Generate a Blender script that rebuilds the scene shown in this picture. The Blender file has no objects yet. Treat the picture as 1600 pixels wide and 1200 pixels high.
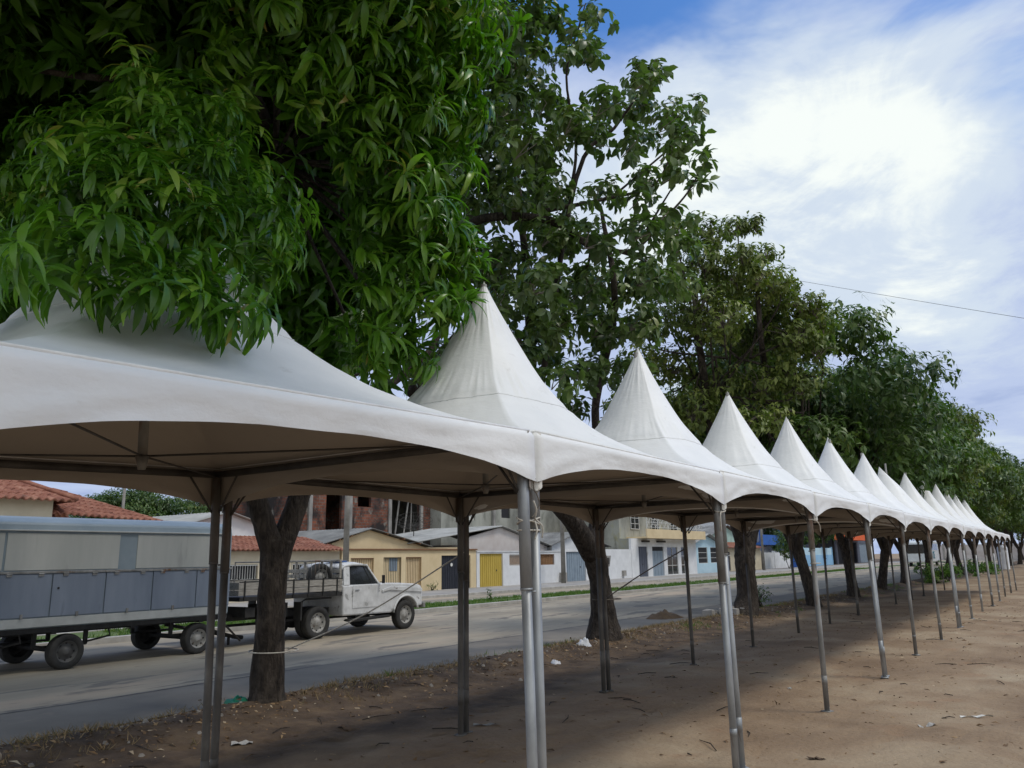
import bpy, bmesh, math, random
import numpy as np
from mathutils import Vector, noise as mn
R = math.radians
random.seed(7); rng = np.random.default_rng(11)
sc = bpy.context.scene
COL = sc.collection

# ------------------------------------------------------------------ camera
CAM = np.array([0.0, 0.0, 1.725])
FW = np.array([-0.55653677, 0.80254409, 0.21491813])
RT = np.array([0.81971515, 0.5725647, -0.01538631])
UP = np.array([0.13540273, -0.1676086, 0.97651086])
FPX = 1241.2
cd = bpy.data.cameras.new('camera'); cam = bpy.data.objects.new('camera', cd); COL.objects.link(cam)
cd.sensor_fit = 'HORIZONTAL'; cd.sensor_width = 36.0; cd.lens = 36.0*FPX/1600.0
cd.clip_start = 0.05; cd.clip_end = 3000
from mathutils import Matrix
m = Matrix(((RT[0], UP[0], -FW[0]), (RT[1], UP[1], -FW[1]), (RT[2], UP[2], -FW[2]))).to_4x4()
m.translation = Vector(CAM); cam.matrix_world = m
sc.camera = cam
def ray(px, py): return FW*FPX + RT*(px-800) - UP*(py-600)
def W(px, py, x):            # point of the vertical plane x = const seen at a photo pixel
    d = ray(px, py); return CAM + d*((x-CAM[0])/d[0])
def D(px, py, dep): return CAM + ray(px, py)/FPX*dep
def G(px, py, z=0.0):
    d = ray(px, py); return CAM + d*((z-CAM[2])/d[2])

# ------------------------------------------------------------------ light
SUN_EL, SUN_AZ = 60.0, 66.0      # azimuth: 0 = +Y, 90 = +X
sc.view_settings.view_transform = 'Standard'; sc.view_settings.look = 'None'
sc.view_settings.exposure = 0.22; sc.view_settings.gamma = 1.0; sc.view_settings.use_curve_mapping = False
sdir = Vector((math.cos(R(SUN_EL))*math.sin(R(SUN_AZ)), math.cos(R(SUN_EL))*math.cos(R(SUN_AZ)), math.sin(R(SUN_EL))))
ld = bpy.data.lights.new('sun', 'SUN'); ld.energy = 1.35; ld.angle = R(14); ld.color = (1, .94, .85)
sun = bpy.data.objects.new('sun', ld); COL.objects.link(sun)
sun.rotation_euler = sdir.to_track_quat('Z', 'Y').to_euler()

def world():
    w = bpy.data.worlds.new('World'); sc.world = w; w.use_nodes = True
    nt = w.node_tree; N = nt.nodes; L = nt.links; N.clear()
    out = N.new('ShaderNodeOutputWorld'); bg = N.new('ShaderNodeBackground'); L.new(bg.outputs[0], out.inputs[0])
    bg.inputs['Strength'].default_value = 0.115
    sky = N.new('ShaderNodeTexSky'); sky.sky_type = 'NISHITA'; sky.sun_disc = False
    sky.sun_elevation = R(SUN_EL); sky.sun_rotation = R(SUN_AZ)
    tc = N.new('ShaderNodeTexCoord'); sep = N.new('ShaderNodeSeparateXYZ'); L.new(tc.outputs['Generated'], sep.inputs[0])
    def math_(op, a, b=None, clamp=False):
        n = N.new('ShaderNodeMath'); n.operation = op; n.use_clamp = clamp
        for i, s in enumerate((a, b)):
            if s is None: continue
            if isinstance(s, (int, float)): n.inputs[i].default_value = s
            else: L.new(s, n.inputs[i])
        return n.outputs[0]
    zz = math_('ADD', math_('MAXIMUM', sep.outputs['Z'], 0.0), 0.22)
    cx = math_('DIVIDE', sep.outputs['X'], zz); cy = math_('DIVIDE', sep.outputs['Y'], zz)
    cmb = N.new('ShaderNodeCombineXYZ'); L.new(cx, cmb.inputs[0]); L.new(cy, cmb.inputs[1])
    def noise(scale, detail, rough, off, dist=0.0):
        mp = N.new('ShaderNodeMapping'); mp.inputs['Location'].default_value = off; L.new(cmb.outputs[0], mp.inputs['Vector'])
        n = N.new('ShaderNodeTexNoise'); n.inputs['Scale'].default_value = scale; n.inputs['Detail'].default_value = detail
        n.inputs['Roughness'].default_value = rough; n.inputs['Distortion'].default_value = dist
        L.new(mp.outputs[0], n.inputs['Vector']); return n.outputs['Fac']
    def ramp(fac, pts):
        r = N.new('ShaderNodeValToRGB'); L.new(fac, r.inputs[0]); e = r.color_ramp.elements
        r.color_ramp.interpolation = 'EASE'
        while len(e) < len(pts): e.new(0.5)
        for el, (p, c) in zip(e, pts): el.position = p; el.color = (*c, 1) if len(c) == 3 else c
        return r.outputs[0]
    def blob(px, py, k):       # soft glow of thin cloud around one compass direction
        d = ray(px, py); d = d/np.linalg.norm(d)
        vm = N.new('ShaderNodeVectorMath'); vm.operation = 'DOT_PRODUCT'; L.new(tc.outputs['Generated'], vm.inputs[0]); vm.inputs[1].default_value = tuple(d)
        return math_('POWER', math_('MAXIMUM', vm.outputs['Value'], 0.0), k)
    n1 = noise(1.5, 6, .56, (3.1, 1.7, 0), .35)
    n2 = noise(2.6, 7, .6, (8.1, 4.2, 0), .5)
    n3 = noise(2.6, 8, .62, (1.1, 9.2, 0), .7)
    glow = math_('MAXIMUM', math_('MAXIMUM', blob(1280, 280, 48), math_('MULTIPLY', blob(1430, 420, 220), .9)), math_('MULTIPLY', blob(1080, 330, 50), .9))
    glow = math_('MULTIPLY', glow, math_('MULTIPLY', math_('SUBTRACT', n3, .16), 2.2, True))
    # less cloud towards the zenith
    zl = math_('MULTIPLY', math_('SUBTRACT', sep.outputs['Z'], 0.47), 1.25)
    cov = math_('SUBTRACT', math_('ADD', n1, math_('MULTIPLY', glow, .25)), zl)
    mask = ramp(cov, [(.35, (0.06,)*3), (.58, (1, 1, 1))])
    tone = math_('ADD', math_('MULTIPLY', n2, .95), math_('MULTIPLY', glow, .42))
    ccol = ramp(tone, [(.32, (2.9, 3.6, 5.5)), (.50, (3.8, 4.5, 6.2)), (.68, (4.9, 5.6, 6.5)), (.90, (7.0, 7.4, 7.2))])
    mix = N.new('ShaderNodeMix'); mix.data_type = 'RGBA'; L.new(mask, mix.inputs['Factor'])
    blue = N.new('ShaderNodeMix'); blue.data_type = 'RGBA'; blue.blend_type = 'MULTIPLY'; blue.inputs['Factor'].default_value = 1
    L.new(sky.outputs[0], blue.inputs[6]); blue.inputs[7].default_value = (.36, .80, 1.30, 1)
    L.new(blue.outputs[2], mix.inputs[6]); L.new(ccol, mix.inputs[7])
    # unseen sky behind the photographer, set to brighter, whiter cloud to lift frontal light
    vm = N.new('ShaderNodeVectorMath'); vm.operation = 'DOT_PRODUCT'; L.new(tc.outputs['Generated'], vm.inputs[0]); vm.inputs[1].default_value = (.62, -.66, .42)
    bk = ramp(vm.outputs['Value'], [(.10, (0, 0, 0)), (.60, (1, 1, 1))]); shade = ramp(n2, [(.35, (5.5, 6.0, 6.7)), (.65, (7.3, 7.8, 8.4))])
    mx = N.new('ShaderNodeMix'); mx.data_type = 'RGBA'; L.new(bk, mx.inputs['Factor']); L.new(mix.outputs[2], mx.inputs[6]); L.new(shade, mx.inputs[7])
    L.new(mx.outputs[2], bg.inputs['Color'])
world()

# ------------------------------------------------------------------ materials
def mat(name, cols, scale=4.0, detail=5, rough=.8, bump=0.0, bscale=None, stretch=(1, 1, 1), metal=0.0, spec=.4,
        back=None, kind='noise', dist=0.0, extra=None, bdist=.02, trans=None, brick=None, blend=None):
    m = bpy.data.materials.new(name); m.use_nodes = True; nt = m.node_tree; N = nt.nodes; L = nt.links
    b = N['Principled BSDF']; b.inputs['Roughness'].default_value = rough; b.inputs['Metallic'].default_value = metal
    b.inputs['Specular IOR Level'].default_value = spec
    tc = N.new('ShaderNodeTexCoord'); mp = N.new('ShaderNodeMapping'); mp.inputs['Scale'].default_value = stretch
    L.new(tc.outputs['Object'], mp.inputs['Vector'])
    def noise(s, d=5, di=0.0):
        n = N.new('ShaderNodeTexNoise'); n.inputs['Scale'].default_value = s; n.inputs['Detail'].default_value = d
        n.inputs['Roughness'].default_value = .6; n.inputs['Distortion'].default_value = di; L.new(mp.outputs[0], n.inputs['Vector']); return n.outputs['Fac']
    def ramp(fac, pts):
        r = N.new('ShaderNodeValToRGB'); L.new(fac, r.inputs[0]); e = r.color_ramp.elements
        while len(e) < len(pts): e.new(.5)
        for el, (p, c) in zip(e, pts): el.position = p; el.color = (*c, 1)
        return r.outputs[0]
    def mixc(a, b_, f, mode='MIX'):
        x = N.new('ShaderNodeMix'); x.data_type = 'RGBA'; x.blend_type = mode
        if isinstance(f, float): x.inputs['Factor'].default_value = f
        else: L.new(f, x.inputs['Factor'])
        for i, s in ((6, a), (7, b_)):
            if isinstance(s, tuple): x.inputs[i].default_value = (*s, 1)
            else: L.new(s, x.inputs[i])
        return x.outputs[2]
    if isinstance(cols[0], (int, float)): cols = [(.3, tuple(c*.85 for c in cols)), (.7, tuple(min(1, c*1.12) for c in cols))]
    if kind == 'rnd':
        at = N.new('ShaderNodeAttribute'); at.attribute_name = 'rnd'; c = ramp(at.outputs['Fac'], cols)
    else:
        c = ramp(noise(scale, detail, dist), cols)
    if brick:
        mp2 = N.new('ShaderNodeMapping'); mp2.inputs['Rotation'].default_value = (R(90), 0, R(90))
        sp = N.new('ShaderNodeSeparateXYZ'); cb = N.new('ShaderNodeCombineXYZ'); L.new(tc.outputs['Object'], sp.inputs[0])
        ad = N.new('ShaderNodeMath'); ad.operation = 'ADD'; L.new(sp.outputs['X'], ad.inputs[0]); L.new(sp.outputs['Y'], ad.inputs[1])
        L.new(ad.outputs[0], cb.inputs[0]); L.new(sp.outputs['Z'], cb.inputs[1])
        bt = N.new('ShaderNodeTexBrick'); L.new(cb.outputs[0], bt.inputs['Vector'])
        bt.inputs['Scale'].default_value = 1.0; bt.inputs['Brick Width'].default_value = brick[0]; bt.inputs['Row Height'].default_value = brick[1]
        bt.inputs['Mortar Size'].default_value = .02; bt.inputs['Color1'].default_value = (*brick[2], 1); bt.inputs['Color2'].default_value = (*brick[3], 1)
        bt.inputs['Mortar'].default_value = (*brick[4], 1)
        c = mixc(bt.outputs['Color'], c, noise(.7, 4), 'MULTIPLY')
    if extra:      # list of (scale, lo, hi, colour): patches laid over
        for (s, lo, hi, col) in extra:
            f = ramp(noise(s, 6, .3), [(lo, (0, 0, 0)), (hi, (1, 1, 1))]); c = mixc(c, col, f)
    if blend:
        at2 = N.new('ShaderNodeAttribute'); at2.attribute_name = blend[0]; c = mixc(c, ramp(noise(blend[1], 8), blend[2]), at2.outputs['Fac'])
    if back:
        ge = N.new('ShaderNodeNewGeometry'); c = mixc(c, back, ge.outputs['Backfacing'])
    L.new(c, b.inputs['Base Color'])
    if bump:
        bn = N.new('ShaderNodeBump'); bn.inputs['Strength'].default_value = bump; bn.inputs['Distance'].default_value = bdist
        L.new(noise(bscale or scale*4, 6), bn.inputs['Height']); L.new(bn.outputs[0], b.inputs['Normal'])
    if trans:
        t = N.new('ShaderNodeBsdfTranslucent'); tm = mixc(c, (.9, 1.3, .35), 1.0, 'MULTIPLY'); L.new(tm, t.inputs['Color'])
        ms = N.new('ShaderNodeMixShader'); ms.inputs[0].default_value = trans
        L.new(b.outputs[0], ms.inputs[1]); L.new(t.outputs[0], ms.inputs[2]); L.new(ms.outputs[0], N['Material Output'].inputs[0])
    return m
MT = {}
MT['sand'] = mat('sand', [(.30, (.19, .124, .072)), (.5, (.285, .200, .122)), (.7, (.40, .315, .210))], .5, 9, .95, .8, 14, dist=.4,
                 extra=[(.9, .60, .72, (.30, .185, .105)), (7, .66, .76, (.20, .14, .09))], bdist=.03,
                 blend=('soil', 2.2, [(.3, (.045, .030, .018)), (.5, (.095, .062, .036)), (.7, (.17, .115, .065))]))  # dark verge soil tones, also painting in shade along the strip
MT['soil'] = mat('dark soil', [(.3, (.06, .04, .026)), (.55, (.12, .082, .05)), (.75, (.19, .135, .085))], 2.5, 8, .95, .6, 16, bdist=.03)
MT['verge'] = mat('verge soil', [(.3, (.10, .065, .035)), (.5, (.18, .115, .06)), (.7, (.26, .18, .10))], 2.2, 8, .95, .6, 14, bdist=.03,
                  extra=[(5, .58, .66, (.33, .26, .17))])
MT['asphalt'] = mat('worn asphalt', [(.28, (.235, .20, .15)), (.5, (.325, .28, .207)), (.72, (.45, .385, .285))], .5, 8, .9, .3, 60, stretch=(1.5, .35, 1),
                    extra=[(.35, .50, .66, (.42, .335, .24)), (1.0, .56, .60, (.20, .175, .14)), (5, .60, .70, (.24, .20, .15))], bdist=.01)
MT['gutter'] = mat('gutter asphalt', [(.3, (.165, .145, .118)), (.7, (.255, .225, .18))], .8, 7, .9, .3, 70, bdist=.01, extra=[(1.3, .62, .74, (.30, .25, .19))])
MT['seam'] = mat('tar seam', [(.35, (.05, .048, .045)), (.6, (.16, .15, .135))], 3, 5, .8)
MT['kerb'] = mat('kerb concrete', [(.3, (.30, .28, .25)), (.7, (.50, .48, .44))], 2, 6, .9, .3)
MT['stones'] = mat('small stones', [(.3, (.10, .085, .07)), (.7, (.36, .33, .29))], 3, 6, .95, .3)
MT['pave'] = mat('pavement concrete', [(.3, (.25, .235, .215)), (.7, (.40, .375, .34))], .6, 7, .9, .3, 20, extra=[(.8, .6, .7, (.20, .18, .15))])
MT['turf'] = mat('turf', [(.3, (.06, .10, .025)), (.7, (.13, .17, .05))], 3, 6, .95, .5)
MT['grass'] = mat('grass blades', [(0, (.05, .12, .015)), (.6, (.10, .20, .03)), (1, (.22, .24, .07))], kind='rnd', rough=.7, trans=.3)
MT['drygrass'] = mat('dry grass blades', [(0, (.12, .11, .04)), (.5, (.24, .17, .08)), (1, (.38, .27, .14))], kind='rnd', rough=.8)
MT['litter'] = mat('fallen leaves', [(0, (.09, .055, .03)), (.5, (.22, .13, .06)), (.85, (.34, .23, .12)), (1, (.50, .42, .30))], kind='rnd', rough=.8)
MT['mango'] = mat('mango leaves', [(0, (.040, .098, .012)), (.5, (.098, .225, .019)), (.85, (.185, .34, .032)), (.97, (.27, .38, .06)), (1, (.36, .30, .08))], kind='rnd', rough=.34, spec=.45, trans=.32)
MT['broad'] = mat('broad leaves', [(0, (.052, .088, .028)), (.5, (.105, .16, .048)), (.9, (.18, .245, .07)), (1, (.30, .30, .10))], kind='rnd', rough=.38, spec=.55, trans=.28)
MT['olive'] = mat('olive leaves', [(0, (.070, .098, .026)), (.5, (.145, .185, .045)), (.9, (.24, .27, .065)), (1, (.40, .33, .08))], kind='rnd', rough=.5, spec=.4, trans=.3)
MT['green'] = mat('tree leaves', [(0, (.036, .07, .018)), (.5, (.080, .135, .032)), (.9, (.14, .20, .045)), (1, (.24, .24, .06))], kind='rnd', rough=.45, spec=.45, trans=.28)
MT['bark'] = mat('bark', [(.32, (.016, .012, .009)), (.5, (.048, .037, .028)), (.72, (.105, .084, .066))], 9, 9, .95, 1.0, 13, stretch=(1.3, 1.3, .45), bdist=.10, dist=.8, extra=[(2.2, .62, .74, (.13, .12, .10))])
MT['twig'] = mat('branches', [(.3, (.16, .135, .11)), (.7, (.28, .24, .20))], 6, 6, .9, .5)
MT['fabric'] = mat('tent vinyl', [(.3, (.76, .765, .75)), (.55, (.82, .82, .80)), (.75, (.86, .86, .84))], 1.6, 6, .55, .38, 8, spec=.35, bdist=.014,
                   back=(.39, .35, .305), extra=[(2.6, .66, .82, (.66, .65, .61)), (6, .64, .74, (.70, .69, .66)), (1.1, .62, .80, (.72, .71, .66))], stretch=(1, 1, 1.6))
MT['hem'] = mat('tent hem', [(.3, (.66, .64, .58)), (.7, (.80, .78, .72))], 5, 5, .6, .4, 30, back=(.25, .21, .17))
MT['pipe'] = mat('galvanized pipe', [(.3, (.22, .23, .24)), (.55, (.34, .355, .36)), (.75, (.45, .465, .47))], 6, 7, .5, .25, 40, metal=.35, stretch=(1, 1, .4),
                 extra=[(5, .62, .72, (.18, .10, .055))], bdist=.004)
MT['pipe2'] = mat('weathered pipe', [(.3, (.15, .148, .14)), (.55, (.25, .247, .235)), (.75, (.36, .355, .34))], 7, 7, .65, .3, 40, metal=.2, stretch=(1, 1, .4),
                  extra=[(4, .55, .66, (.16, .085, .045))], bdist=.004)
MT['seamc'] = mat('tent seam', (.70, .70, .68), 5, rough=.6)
MT['hem_highlight'] = mat('white hem highlight cord', (.84, .84, .82), 5, rough=.6)
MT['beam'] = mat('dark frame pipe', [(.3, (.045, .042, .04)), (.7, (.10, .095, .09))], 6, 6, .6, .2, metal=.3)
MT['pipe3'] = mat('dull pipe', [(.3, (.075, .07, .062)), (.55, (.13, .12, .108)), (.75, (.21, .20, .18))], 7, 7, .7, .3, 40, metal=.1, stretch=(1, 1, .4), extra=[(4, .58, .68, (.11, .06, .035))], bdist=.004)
MT['rope'] = mat('rope', [(.3, (.40, .37, .32)), (.7, (.62, .58, .50))], 30, 4, .9)
MT['darkrope'] = mat('dark rope', [(.3, (.10, .085, .07)), (.7, (.18, .15, .12))], 30, 4, .9)
MT['black'] = mat('black steel', [(.3, (.012, .012, .013)), (.7, (.035, .033, .03))], 6, 6, .7, .2, extra=[(5, .66, .8, (.09, .06, .035))])
MT['rubber'] = mat('tyre rubber', [(.3, (.018, .018, .018)), (.7, (.05, .048, .044))], 5, 6, .85, .3, 30)
MT['rim'] = mat('wheel rim', [(.3, (.20, .19, .17)), (.7, (.42, .41, .38))], 9, 6, .6, extra=[(8, .6, .7, (.12, .08, .05))])
MT['dullrim'] = mat('dull rim', (.09, .088, .085), 9, rough=.6)
MT['truckpaint'] = mat('weathered white paint', [(.3, (.50, .50, .49)), (.6, (.72, .72, .71))], 3, 7, .5, .15, extra=[(2.6, .58, .62, (.36, .36, .345)), (5, .64, .70, (.21, .19, .17))])
MT['boards'] = mat('weathered boards', [(.3, (.20, .185, .16)), (.7, (.46, .43, .38))], 9, 7, .85, .4, stretch=(3, .5, 5), extra=[(2, .6, .7, (.09, .075, .06))])
MT['glass'] = mat('dark glass', [(.3, (.02, .022, .024)), (.7, (.035, .038, .04))], 2, 2, .06, spec=.8)
MT['blueplastic'] = mat('blue plastic', (.05, .12, .32), 4, rough=.4)
MT['tr_blue'] = mat('blue grey sheet', [(.3, (.155, .185, .235)), (.7, (.215, .25, .305))], 1.6, 6, .5, .1, 6, stretch=(1, 2, .35), extra=[(2.2, .64, .74, (.13, .155, .20))])
MT['tr_band'] = mat('pale blue band', [(.3, (.19, .24, .27)), (.7, (.26, .31, .34))], 1.5, 5, .5)
MT['tr_cream'] = mat('grimy cream panel', [(.3, (.36, .37, .345)), (.7, (.47, .475, .44))], 1.3, 7, .6, stretch=(1, 2, .3), extra=[(1.6, .60, .75, (.30, .305, .285))])
MT['tr_white'] = mat('grimy white skirt', (.42, .43, .41), 3, rough=.6)
MT['cream'] = mat('cream plaster', [(.3, (.52, .455, .33)), (.7, (.64, .57, .43))], 1.2, 7, .85, .2, extra=[(1.1, .66, .8, (.40, .34, .25))])
MT['yellowwall'] = mat('pale yellow plaster', [(.3, (.62, .49, .29)), (.7, (.74, .60, .38))], 1.0, 7, .85, .2, extra=[(1.5, .68, .8, (.50, .40, .27))])
MT['whitewall'] = mat('white plaster', [(.3, (.62, .63, .64)), (.7, (.78, .79, .80))], 1.3, 7, .85, .2, extra=[(1.4, .66, .78, (.48, .47, .44))])
MT['pinkwall'] = mat('faded pink plaster', [(.3, (.50, .44, .41)), (.7, (.63, .60, .58))], .9, 7, .85, .2)
MT['bluewall'] = mat('light blue plaster', [(.3, (.42, .60, .70)), (.7, (.52, .70, .79))], 1, 6, .85, .2)
MT['skywall'] = mat('sky blue plaster', [(.3, (.22, .45, .68)), (.7, (.33, .55, .75))], .4, 6, .85, .2)
MT['deepblue'] = mat('deep blue paint', (.03, .12, .42), 1, rough=.6)
MT['tealwall'] = mat('teal plaster', (.38, .55, .50), 1)
MT['mould'] = mat('mouldy concrete', [(.3, (.13, .13, .11)), (.5, (.30, .30, .26)), (.72, (.44, .44, .38))], .55, 9, .95, .3, 8, stretch=(1, 1, .5),
                  extra=[(1.6, .56, .72, (.17, .17, .14)), (.5, .60, .7, (.38, .35, .17))])
MT['brickruin'] = mat('sooty brick', [(.3, (.25, .22, .2)), (.55, (1, 1, 1)), (.7, (1, 1, 1))], .5, 7, .95, .4, 10,
                      brick=(.38, .19, (.30, .10, .055), (.17, .06, .035), (.15, .125, .105)), extra=[(.7, .40, .56, (.03, .024, .022)), (1.6, .58, .68, (.22, .20, .17))])
MT['concrete'] = mat('raw concrete', [(.3, (.20, .19, .175)), (.7, (.38, .36, .33))], 1.5, 7, .9, .3)
MT['tile'] = mat('clay tile', [(.28, (.15, .062, .045)), (.5, (.28, .115, .075)), (.72, (.40, .21, .145))], 2.5, 8, .85, .3, 18, extra=[(1.4, .60, .75, (.14, .085, .065))])
MT['fibro'] = mat('fibre cement sheet', [(.3, (.12, .12, .115)), (.6, (.22, .22, .21)), (.75, (.33, .33, .32))], .9, 7, .9, .3, 12)
MT['fibrolight'] = mat('pale fibre cement sheet', [(.3, (.24, .24, .225)), (.7, (.42, .42, .40))], .9, 7, .9, .3, 12)
MT['yellowgate'] = mat('mustard paint', [(.3, (.44, .31, .045)), (.7, (.55, .41, .09))], 2, 6, .55, stretch=(1, 3, .4))
MT['bluegate'] = mat('blue grey paint', [(.3, (.20, .255, .31)), (.7, (.27, .33, .39))], 2, 6, .55)
MT['blackgate'] = mat('black boards', [(.3, (.012, .013, .018)), (.6, (.03, .033, .045)), (.75, (.12, .13, .15))], 5, 7, .6, stretch=(1, 6, .5))
MT['iron'] = mat('dark iron bars', (.05, .045, .04), 6)
MT['rustiron'] = mat('brown iron', (.20, .10, .05), 6)
MT['whiteiron'] = mat('white iron', (.6, .6, .58), 6)
MT['dark'] = mat('unlit interior', (.02, .02, .022), 2)
MT['wood'] = mat('brown shutter', [(.3, (.20, .11, .05)), (.7, (.34, .19, .09))], 3, 5, .7, stretch=(1, 1, 6))
MT['orange'] = mat('orange awning', (.75, .13, .03), 2, rough=.6)
MT['slate'] = mat('slate shutter', (.09, .10, .13), 2, rough=.6)
MT['buswhite'] = mat('white coach paint', (.66, .69, .70), 2, rough=.4)
MT['busblue'] = mat('teal lettering', (.03, .22, .30), 2)
MT['tank'] = mat('white tank', (.75, .76, .78), 2, rough=.4)
MT['polec'] = mat('pole concrete', [(.3, (.16, .15, .13)), (.7, (.30, .285, .26))], 2, 7, .9, .2)
MT['bag'] = mat('white plastic bag', (.62, .63, .65), 6, rough=.5, bump=.5)
MT['greenbag'] = mat('green plastic', (.02, .20, .11), 6, rough=.4, bump=.5)
MT['paper'] = mat('paper', (.66, .65, .60), 6, rough=.8)

# ------------------------------------------------------------------ object helpers
BASE = {}
def tag(o, label=None, cat=None, group=None, kind=None):
    if label: o['label'] = label
    if cat: o['category'] = cat
    if group: o['group'] = group
    if kind: o['kind'] = kind
    return o
def thing(name, loc, label, cat, group=None):
    o = bpy.data.objects.new(name, None); COL.objects.link(o); o.location = tuple(float(c) for c in loc); o.empty_display_size = .2
    BASE[o.name] = np.array([float(c) for c in loc]); return tag(o, label, cat, group)
def link_mesh(name, me, parent=None, base=None):
    o = bpy.data.objects.new(name, me); COL.objects.link(o)
    if parent is not None:
        o.parent = parent; b = BASE.get(parent.name, np.zeros(3))
    else: b = np.zeros(3)
    BASE[o.name] = b if base is None else np.array(base, float)
    if base is not None:
        o.location = tuple(float(v) for v in (np.array(base, float)-b))
    return o
class MB:
    def __init__(s): s.v = []; s.f = []; s.mi = []; s.cm = 0
    def m(s, i): s.cm = i; return s
    def add(s, vs, fs):
        n = len(s.v); s.v += [tuple(float(c) for c in v) for v in vs]; s.f += [tuple(i+n for i in f) for f in fs]; s.mi += [s.cm]*len(fs); return s
    def box(s, x0, x1, y0, y1, z0, z1):
        x0, x1 = sorted((x0, x1)); y0, y1 = sorted((y0, y1)); z0, z1 = sorted((z0, z1))
        return s.add([(x0,y0,z0),(x1,y0,z0),(x1,y1,z0),(x0,y1,z0),(x0,y0,z1),(x1,y0,z1),(x1,y1,z1),(x0,y1,z1)],
                     [(0,3,2,1),(4,5,6,7),(0,1,5,4),(1,2,6,5),(2,3,7,6),(3,0,4,7)])
    def hexa(s, b4, t4):      # any eight corners, bottom ring then top ring
        return s.add(list(b4)+list(t4), [(0,3,2,1),(4,5,6,7),(0,1,5,4),(1,2,6,5),(2,3,7,6),(3,0,4,7)])
    def tube(s, pts, rad, seg=8, cap=True):
        pts = [np.array(p, float) for p in pts]; n = len(pts)
        if not hasattr(rad, '__len__'): rad = [rad]*n
        vs = []; prev = None
        for i, p in enumerate(pts):
            t = pts[min(i+1, n-1)]-pts[max(i-1, 0)]; t = t/(np.linalg.norm(t)+1e-9)
            if prev is None:
                a = np.array([0, 0, 1.]) if abs(t[2]) < .9 else np.array([1., 0, 0])
            else: a = prev
            u = np.cross(t, a); u /= np.linalg.norm(u)+1e-9; w = np.cross(u, t); prev = w
            for k in range(seg):
                an = 2*math.pi*k/seg; vs.append(p+rad[i]*(math.cos(an)*u+math.sin(an)*w))
        fs = []
        for i in range(n-1):
            for k in range(seg):
                a = i*seg+k; b = i*seg+(k+1) % seg; fs.append((a, b, b+seg, a+seg))
        if cap: fs.append(tuple(range(seg-1, -1, -1))); fs.append(tuple(range((n-1)*seg, n*seg)))
        return s.add(vs, fs)
    def lathe(s, c, axis, prof, seg=24):   # prof: (radius, offset along axis)
        c = np.array(c, float); a = np.array(axis, float); a /= np.linalg.norm(a)
        q = np.array([0, 0, 1.]) if abs(a[2]) < .9 else np.array([1., 0, 0]); u = np.cross(a, q); u /= np.linalg.norm(u); w = np.cross(a, u)
        vs = []
        for r, h in prof:
            for k in range(seg):
                an = 2*math.pi*k/seg; vs.append(c+a*h+max(r, 1e-4)*(math.cos(an)*u+math.sin(an)*w))
        fs = []
        for i in range(len(prof)-1):
            for k in range(seg): A = i*seg+k; B = i*seg+(k+1) % seg; fs.append((A, B, B+seg, A+seg))
        return s.add(vs, fs)
    def prism_x(s, poly, x0, x1):          # polygon of (y,z) extruded along x
        n = len(poly); vs = [(x0, y, z) for y, z in poly]+[(x1, y, z) for y, z in poly]
        fs = [tuple(range(n)), tuple(range(2*n-1, n-1, -1))]+[(i, i+n, (i+1) % n+n, (i+1) % n) for i in range(n)]
        return s.add(vs, fs)
    def wall(s, x0, x1, y0, y1, z0, z1, holes=()):   # wall across x0..x1 with rectangular holes (ya,yb,za,zb)
        ys = sorted({y0, y1, *[h[0] for h in holes], *[h[1] for h in holes]}); zs = sorted({z0, z1, *[h[2] for h in holes], *[h[3] for h in holes]})
        for i in range(len(ys)-1):
            run = None
            for j in range(len(zs)-1):
                cy = (ys[i]+ys[i+1])/2; cz = (zs[j]+zs[j+1])/2
                if not (y0 < cy < y1 and z0 < cz < z1): continue
                if any(h[0] < cy < h[1] and h[2] < cz < h[3] for h in holes): 
                    if run: s.box(x0, x1, ys[i], ys[i+1], run[0], run[1]); run = None
                    continue
                run = (run[0], zs[j+1]) if run else (zs[j], zs[j+1])
            if run: s.box(x0, x1, ys[i], ys[i+1], run[0], run[1])
        return s
    def sheet(s, p00, p10, p11, p01, waves, amp, th=.03, rows=1, step=0.0, seg=6):
        # corrugated sheet: u runs p00->p10 (waves across), v runs p00->p01 (down the slope); with thickness
        p00, p10, p11, p01 = [np.array(p, float) for p in (p00, p10, p11, p01)]
        nrm = np.cross(p10-p00, p01-p00); nrm /= np.linalg.norm(nrm); nrm = nrm if nrm[2] > 0 else -nrm
        nu = waves*seg; vs = []; vv = []
        for r in range(rows): vv += [(r/rows, step), ((r+1)/rows, 0.0)] if rows > 1 else [(0, 0), (1, 0)]
        for side in (0, 1):
            for (v, lift) in vv:
                lift = step-lift if rows > 1 else 0
                for i in range(nu+1):
                    u = i/nu; p = (p00*(1-u)+p10*u)*(1-v)+(p01*(1-u)+p11*u)*v
                    vs.append(p+nrm*(amp*math.sin(2*math.pi*i/seg)+lift-(th if side else 0)))
        n1 = nu+1; nv = len(vv); fs = []
        for j in range(nv-1):
            for i in range(nu):
                a = j*n1+i; fs.append((a, a+1, a+1+n1, a+n1)); b = a+n1*nv; fs.append((b, b+n1, b+n1+1, b+1))
        o = n1*nv
        for i in range(nu):
            fs.append((i, i+o, i+1+o, i+1)); a = (nv-1)*n1+i; fs.append((a, a+1, a+1+o, a+o))
        for j in range(nv-1):
            a = j*n1; fs.append((a, a+n1, a+n1+o, a+o)); a = j*n1+nu; fs.append((a, a+o, a+n1+o, a+n1))
        return s.add(vs, fs)
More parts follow.
